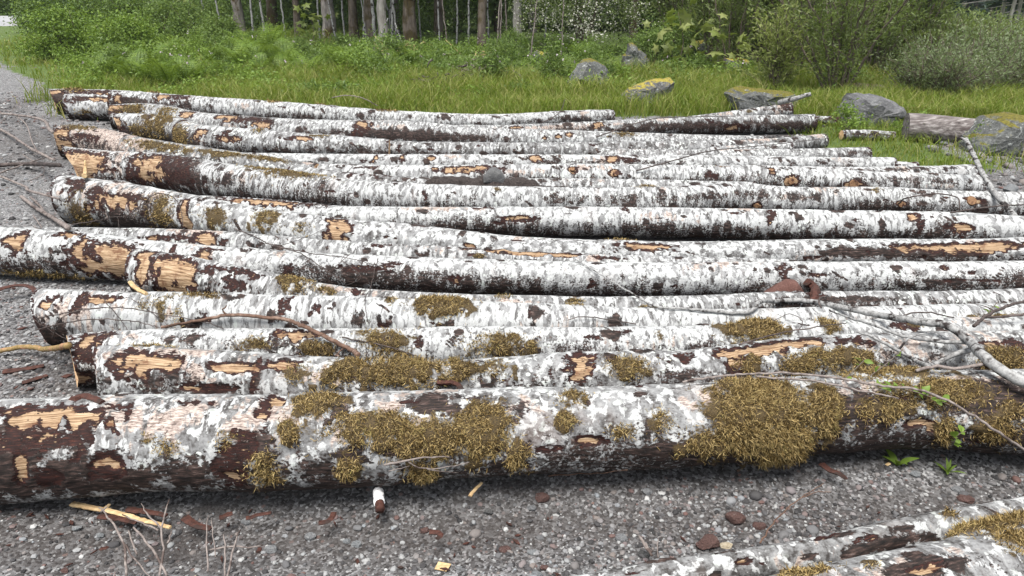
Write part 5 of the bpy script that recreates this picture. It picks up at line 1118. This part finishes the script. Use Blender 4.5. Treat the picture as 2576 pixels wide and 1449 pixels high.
# white splintered stems at the broken cluster
def snag(u, v, du, h, r, label, mat=TW_GREY, group=None):
    P = G(u, v); P[2] = gz(P[0], P[1]); m_ = mpp(P); c_, q_ = densify(np.array([P - [0, 0, .05], P + [du * m_ * .5, 0, h * .5], P + [du * m_, .1, h]]), np.array([r, r * .8, r * .35]), .12, .008)
    V, fs = tube(c_, q_, 7); b = P.copy(); return tag(ob('broken_stem', mk_mesh('broken_stem', V - b, fs, mat), None, b), label, 'stem', group)
for u, v, du, h, r in [(945,122,-2,2.6,.05),(958,120,4,2.2,.06),(975,118,22,1.7,.035),(1005,116,-30,1.2,.05),(925,120,-10,1.4,.025),(985,120,14,1.9,.04),(1108,128,-4,2.6,.025),(1250,150,14,2.4,.02),(1258,148,8,2.5,.018),(1334,165,18,1.6,.018),(1412,150,2,1.9,.018),(1128,130,-14,1.6,.02),(640,108,6,2.4,.035),(720,104,-4,2.4,.03),(868,112,3,2.5,.03),(1060,118,-6,2.3,.025),(1180,128,4,2.4,.03),(1275,132,-5,2.2,.022),(560,100,-6,2.2,.03),(915,118,12,1.8,.028),(1000,120,-8,2.2,.03),(670,100,-10,2.3,.04),(805,108,5,2.4,.03),(850,116,-18,1.3,.03),(950,128,30,.8,.03),(1020,130,-24,.7,.03),(1150,122,6,2.3,.028),(1230,118,-4,2.4,.03),(1370,120,5,2.3,.03),(520,96,4,2.3,.035),(440,84,-4,2.3,.035)]:
    snag(u, v, du, h, r, 'thin white broken stem standing at the dark forest edge', TW_GREY if r > .022 else TW_PALE, 'white broken stems at the forest edge')
# maple sprays
def maple(u, v, h, label, seed, n=46):
    r3 = np.random.default_rng(seed); P = G(u, v); P[2] = gz(P[0], P[1]); stp = np.array([[0, 0, 0], [.1, 0, h * .5], [-.05, 0, h]]); c_, q_ = densify(stp, np.array([.014, .010, .004]), .1)
    root = thing('maple_sapling', label, 'sapling', P); ob('stem', mk_mesh('stem', *tube(c_, q_, 5), T_STEM), root)
    Vs, Fs, R, off = [], [], [], 0
    for k_ in range(n):
        p = c_[r3.integers(len(c_) // 3, len(c_))] + r3.normal(0, .24, 3) * [1, 1, .8]; sc = r3.uniform(.09, .17); an = np.linspace(0, 2 * PI, 11)[:-1]; rr_ = np.where(np.arange(10) % 2 == 0, 1, .5) * sc; rr_[0] *= 1.1
        ax = r3.normal(0, 1, 3); ax[2] = abs(ax[2]) + .4; ax /= np.linalg.norm(ax); a_ = np.cross(ax, [0.2, 1, .1]); a_ /= np.linalg.norm(a_); b_ = np.cross(ax, a_)
        V = np.concatenate([p[None], p + a_ * (np.cos(an) * rr_)[:, None] + b_ * (np.sin(an) * rr_)[:, None] - ax * (rr_ * .25)[:, None]]); j = np.arange(10)
        Vs.append(V); Fs.append(np.stack([np.zeros(10, int), 1 + j, 1 + (j + 1) % 10], 1) + off); R.append(np.full(11, r3.random())); off += 11
    ob('foliage', mk_mesh('foliage', np.concatenate(Vs), [np.concatenate(Fs)], LEAF_YELLOW, False, {'rnd': np.concatenate(R)}), root)
maple(490, 112, 1.5, 'bright maple sapling leaves hanging before the dark wood behind the ferns', 1, 34); maple(785, 128, 1.1, 'bright maple sapling between the grey trunks', 2, 34); maple(1700, 182, 1.15, 'light green maple sapling beside the mossy slab boulder', 3, 40); maple(1805, 196, .8, 'small bright sapling beside the pale young shrub', 4, 26); maple(815, 95, 2.0, 'tall maple sapling leafing out against the thick grey trunk', 5, 30)
# tiny pale flowers in the undergrowth
n = 75; x = rs.uniform(-8, 4.5, n); y = rs.uniform(12.2, 18, n); P = np.stack([x, y, gz(x, y) + rs.uniform(.3, .62, n)], 1); P = np.repeat(P, 3, 0) + rs.normal(0, .012, (n * 3, 3)); V, f, r_ = leaf_quads(P, .035, .03, rs, .9)
stuff(ob('wild_flowers', mk_mesh('wild_flowers', V, [f], PINKF, False, {'rnd': r_})), 'scattered tiny pale pink flowers among the undergrowth', 'flowers')
# brush heaps
def heap(u, v, wpx, hpx, n, label, mat, seed):
    r3 = np.random.default_rng(seed); P = G(u, v); P[2] = gz(P[0], P[1]); m_ = mpp(P); tb = []
    for q in range(n):
        c_ = np.array([r3.normal(0, .3) * wpx * m_, r3.normal(0, .25), abs(r3.normal(0, .45)) * hpx * m_]); d = r3.normal(0, 1, 3) * [1, .6, .35]; d /= np.linalg.norm(d); l = r3.uniform(.15, .5) * wpx * m_
        tb.append(tube(np.array([c_ - d * l / 2, c_ + r3.normal(0, .02, 3), c_ + d * l / 2]), np.array([1, .8, .4]) * r3.uniform(.008, .022), 5))
    V, fs = join(tb); stuff(ob('brush_heap', mk_mesh('brush_heap', V, fs, mat), None, P), label, 'brush')
heap(1118, 226, 110, 46, 60, 'grey heap of broken sticks in the undergrowth', TW_DARK, 1); heap(1205, 205, 110, 50, 70, 'pale heap of dry broken branches in the undergrowth', TW_PALE, 2); heap(1010, 142, 170, 24, 80, 'tan wood debris below the splintered cluster', SPLINT, 3); heap(1240, 150, 90, 16, 30, 'pale broken wood on the ground by the lone leaning trunk', SPLINT, 4)
# a fallen dark log in the meadow and its round end
P0, P1 = G(2152, 249), G(2250, 254); r0 = .11; c_, q_ = densify(np.array([P0 + [0, .12, .12], (P0 + P1) / 2 + [0, .14, .11], P1 + [0, .15, .10]]), np.array([.115, .11, .09]), .06, .004); b = c_.mean(0); b[2] = 0
root = thing('fallen_log', 'dark fallen log with a sawn round end behind the angular grey boulder', 'log', b); ob('bark', mk_mesh('bark', *[(lambda t: t)(z) for z in (lambda t: (t[0] - b, t[1]))(tube(c_, q_, 14))], T_MOSS), root)
V, fs = tube(np.array([c_[0] - [.012, .004, 0], c_[0] + [.03, 0, 0]]), np.array([.10, .10]), 14); ob('cut_face', mk_mesh('cut_face', V - b, fs, WOOD, False), root)
# --- far right: leaning bare conifers, distant forest and ridge
def conifer(seed, h, r, mat, bare=.45, n=1500):
    r3 = np.random.default_rng(seed); P, R = densify(np.array([[0, 0, -1], [0, 0, h * .5], [.1, 0, h]]), np.array([r, r * .7, .03]), .8, .02, r3); tb = [tube(P, R, 7)]; LP, LD = [], []
    for q in range(70):
        z = r3.uniform(.06, .98); i = int(z * (len(P) - 1)); a = r3.uniform(0, 2 * PI); l = h * .13 * (1.15 - z); d = np.array([math.cos(a), math.sin(a), -.15]); E_ = P[i] + d * l
        tb.append(tube(np.array([P[i], (P[i] + E_) / 2, E_]), np.array([.03, .02, .008]), 4, False))
        if z > bare: t = r3.random((26, 1)); LP.append(P[i] + d * l * t); LD.append(np.repeat(d[None], 26, 0))
    LP = np.concatenate(LP); LD = np.concatenate(LD); V, f, r_ = leaf_quads(LP + r3.normal(0, .1, LP.shape), h * .05, h * .02, r3, .5, LD)
    return mk_mesh('trunk', *join(tb), mat), mk_mesh('crown', V, [f], LEAF_CONIF, False, {'rnd': r_})
CON = [conifer(81, 17, .10, T_PALE, .42), conifer(82, 15, .085, T_PALE, .36)]
for q, (u, d_) in enumerate([(2508, 36), (2526, 33), (2546, 35), (2566, 32), (2590, 34), (2536, 40), (2610, 37), (2640, 35)]):
    dr = ray(u, 100); t_ = d_ / dr[1]; X = dr[0] * t_
    o = plant('conifer', 'tall slim conifer with bare pale trunk at the valley edge', 'tree', (X, d_, 0), [('trunk', CON[q % 2][0]), ('crown', CON[q % 2][1])], 'bare-trunked conifers at the valley edge', rs.uniform(0, 6), 1)
    o.rotation_euler = (rs.normal(0, .02), rs.normal(0, .02), rs.uniform(0, 6)) 
FAR = [conifer(83, 11, .15, T_MOSS, .02), conifer(84, 9, .13, T_MOSS, .02)]
for q in range(90):
    y = rs.uniform(44, 95); u = rs.uniform(2190, 2640); dr = ray(u, 60); X = dr[0] * y / dr[1]
    z = float(gz(X, y)); me = (CON if False else FAR)[q % 2]; root = thing('conifer', 'distant dark conifer in the far valley forest', 'tree', (X, y, z - .3), 'distant valley conifers', rs.uniform(0, 6), rs.uniform(.95, 1.3))
    ob('trunk', me[0], root); ob('crown', me[1], root)
hx = np.linspace(-500, 900, 90); hy = np.linspace(480, 640, 12); HX, HY = np.meshgrid(hx, hy, indexing='ij')
HZ = -30 + sstep(480, 600, HY) * (60 + 50 * fbm(HX * .006, HY * .004, 0, 95) + 10 * fbm(HX * .05, HY * .05, 0, 96))
mh = NT('forested_ridge', .95); hn = mh.noise(mh.pos(), .12, 5, .7); mh.col(mh.ramp(hn, [(.35, (.035, .055, .055)), (.65, (.07, .10, .10))]))  # blue-grey of distant haze mixed into the forest colour
struct(ob('hills', mk_mesh('hills', np.stack([HX, HY, HZ], -1).reshape(-1, 3), grid_faces(90, 12)[:, ::-1], mh.m)))

# ------------------------------------------------------------------ small green plants by the thickest log
def leaf_mesh(l, w, n=7):
    t = np.linspace(0, 1, n); hw = w * np.sin(PI * np.clip(t, .02, .98)) ** .8 * (1 - .25 * t) / 2; z = .18 * l * np.sin(PI * t) * .5
    V = np.concatenate([np.stack([t * l, hw, z + hw * .25], 1), np.stack([t * l, 0 * t, z], 1), np.stack([t * l, -hw, z + hw * .25], 1)]); i = np.arange(n - 1)
    f = np.concatenate([np.stack([i, i + 1, n + i + 1, n + i], 1), np.stack([n + i, n + i + 1, 2 * n + i + 1, 2 * n + i], 1)])
    return mk_mesh('leaf', V, [f[:, ::-1]], LEAF_BRIGHT, True, {'rnd': np.full(3 * n, .55)})
def sprig(label, pts, leaves, ll, lw, seed, r=.002, lift=.03, cat='plant', name='leafy_sprig'):
    r3 = np.random.default_rng(seed); P = np.array([hit(u, v, None, lift)[1] for u, v in pts]); c_, q_ = densify(P, np.full(len(P), r), .015); b = c_[0].copy(); root = thing(name, label, cat, b)
    ob('stem', mk_mesh('stem', *(lambda t: (t[0] - b, t[1]))(tube(c_, q_, 5)), T_STEM), root); me = leaf_mesh(ll, lw)
    for k_ in range(leaves):
        i = int((k_ + .5) / leaves * (len(c_) - 1)); o = ob('leaf', me, root, c_[i] - b); o.rotation_euler = (r3.normal(.5, .4), r3.normal(-.1, .45), r3.uniform(0, 2 * PI)); s_ = r3.uniform(.7, 1.25); o.scale = (s_,) * 3
sprig('leafy green bramble shoot over the moss of the thickest log', [(2205,965),(2250,975),(2300,985),(2345,1000),(2390,1020)], 15, .038, .024, 1)
sprig('thin green shoot with three leaf pairs in the dark moss', [(2120,960),(2150,930),(2175,905)], 6, .035, .02, 2)
sprig('slim shoot with sparse leaves before the pale branch fork', [(2190,945),(2230,915),(2270,880)], 5, .032, .016, 3)
sprig('round-leaved small plant growing under the thickest log', [(2398,1118),(2405,1100),(2415,1090),(2430,1085)], 13, .028, .022, 4, lift=.05)
sprig('tiny leafy sprout on the logs near the arching twigs', [(2484,790),(2500,770),(2512,758)], 4, .04, .018, 5)
def rosette(label, u, v, n, ll, lw, seed, name='rosette_plant'):
    r3 = np.random.default_rng(seed); P = G(u, v); root = thing(name, label, 'plant', (P[0], P[1], float(gz(P[0], P[1])))); me = leaf_mesh(ll, lw)
    for k_ in range(n):
        o = ob('leaf', me, root); o.rotation_euler = (0, -r3.uniform(.3, 1.2), 2 * PI * k_ / n + r3.normal(0, .3)); o.scale = (r3.uniform(.7, 1.2),) * 3
rosette('small rosette of narrow bright green leaves on the gravel', 2390, 1166, 9, .062, .014, 1)
rosette('wilted green leaf spray lying on the gravel below the bare wood scar', 2262, 1150, 5, .075, .03, 2)
rosette('narrow green leaf tuft at the foot of the squarish boulder', 2540, 362, 8, .22, .04, 3)
rosette('leafy fern sprout in the gap behind the bare-patched log', 870, 735, 7, .10, .03, 4)
SMB = shrub_proto(90, LEAF_BRIGHT, 700, .30, .26, .42, .05, .026, 5, 12, .25, .12)
for u, v, s_, lb in [(2180,330,.32,'leafy green weed growing before the angular grey boulder'),(2250,336,.34,'leafy green weed between the angular boulder and the small birch piece'),(2020,282,.6,'tiny bright green weed beside the propped log end'),(2465,376,.6,'feathery green weed at the corner of the squarish boulder'),(2300,350,.7,'thin green weed by the whitish cobble'),(2130,338,.8,'green weed at the tip of the small birch piece')]:
    plant('green_weed', lb, 'weed', G(u, v), [('foliage', SMB[0]), ('stem', SMB[1])], None, rs.uniform(0, 6), s_)

# bark crumbs and chips scattered round the pile
xs, ys = [], []
for n, x0, x1, y0, y1 in ((60, -2.1, .2, 1.75, 2.1), (14, .2, 2.2, 1.6, 2.2), (150, -3.2, -1.75, 2.5, 5.6), (40, -5.5, -3.2, 5.6, 9.5)):
    xs.append(rs.uniform(x0, x1, n)); ys.append(rs.uniform(y0, y1, n))
x, y = np.concatenate(xs), np.concatenate(ys); k_ = ~covered(x, y); x, y = x[k_], y[k_]; n = len(x)
a = rs.uniform(0, 2 * PI, n); l = rs.uniform(.005, .020, n) * np.where(y > 2.4, 1.5, 1); w = l * rs.uniform(.2, .5, n); d = np.stack([np.cos(a), np.sin(a), rs.normal(0, .12, n)], 1) * l[:, None]; e = np.stack([-np.sin(a), np.cos(a), rs.normal(0, .3, n)], 1) * w[:, None]
c = np.stack([x, y, gz(x, y) + .006], 1); up = np.array([0, 0, .004])
V = np.stack([c - d, c - e * .8, c + d * .9, c + e, c - d + up, c - e * .8 + up, c + d * .9 + up, c + e + up], 1).reshape(-1, 3); b = (np.arange(n) * 8)[:, None]
f = np.concatenate([b + np.array(q) for q in ((4, 5, 6, 7), (0, 1, 5, 4), (1, 2, 6, 5), (2, 3, 7, 6), (3, 0, 4, 7))])
half = n * 3 // 4
for nm, sel, mt, lb in (('bark_litter', slice(0, None), BARKBIT, 'dark red-brown bark crumbs littering the ground round the log butts'),):
    stuff(ob(nm, mk_mesh(nm, V, [f], mt, False)), lb, 'litter')

# ------------------------------------------------------------------ thin haze in the valley air
x0, x1, y0, y1, z0, z1 = -505, 905, -16, 705, -36, 100
V = np.array([(x, y, z) for x in (x0, x1) for y in (y0, y1) for z in (z0, z1)], float)
hm = bpy.data.materials.new('haze_air'); hm.use_nodes = True; hn_ = hm.node_tree.nodes
for n in list(hn_): hn_.remove(n)
pv = hn_.new('ShaderNodeVolumePrincipled'); pv.inputs['Color'].default_value = (.80, .88, .96, 1); pv.inputs['Density'].default_value = .0004; pv.inputs['Anisotropy'].default_value = .2
ho = hn_.new('ShaderNodeOutputMaterial'); hm.node_tree.links.new(pv.outputs[0], ho.inputs['Volume'])
stuff(ob('haze', mk_mesh('haze', V, [np.array([(0,1,3,2),(4,6,7,5),(0,4,5,1),(2,3,7,6),(1,5,7,3),(0,2,6,4)])], hm, False)), 'thin pale haze hanging in the valley air', 'haze')
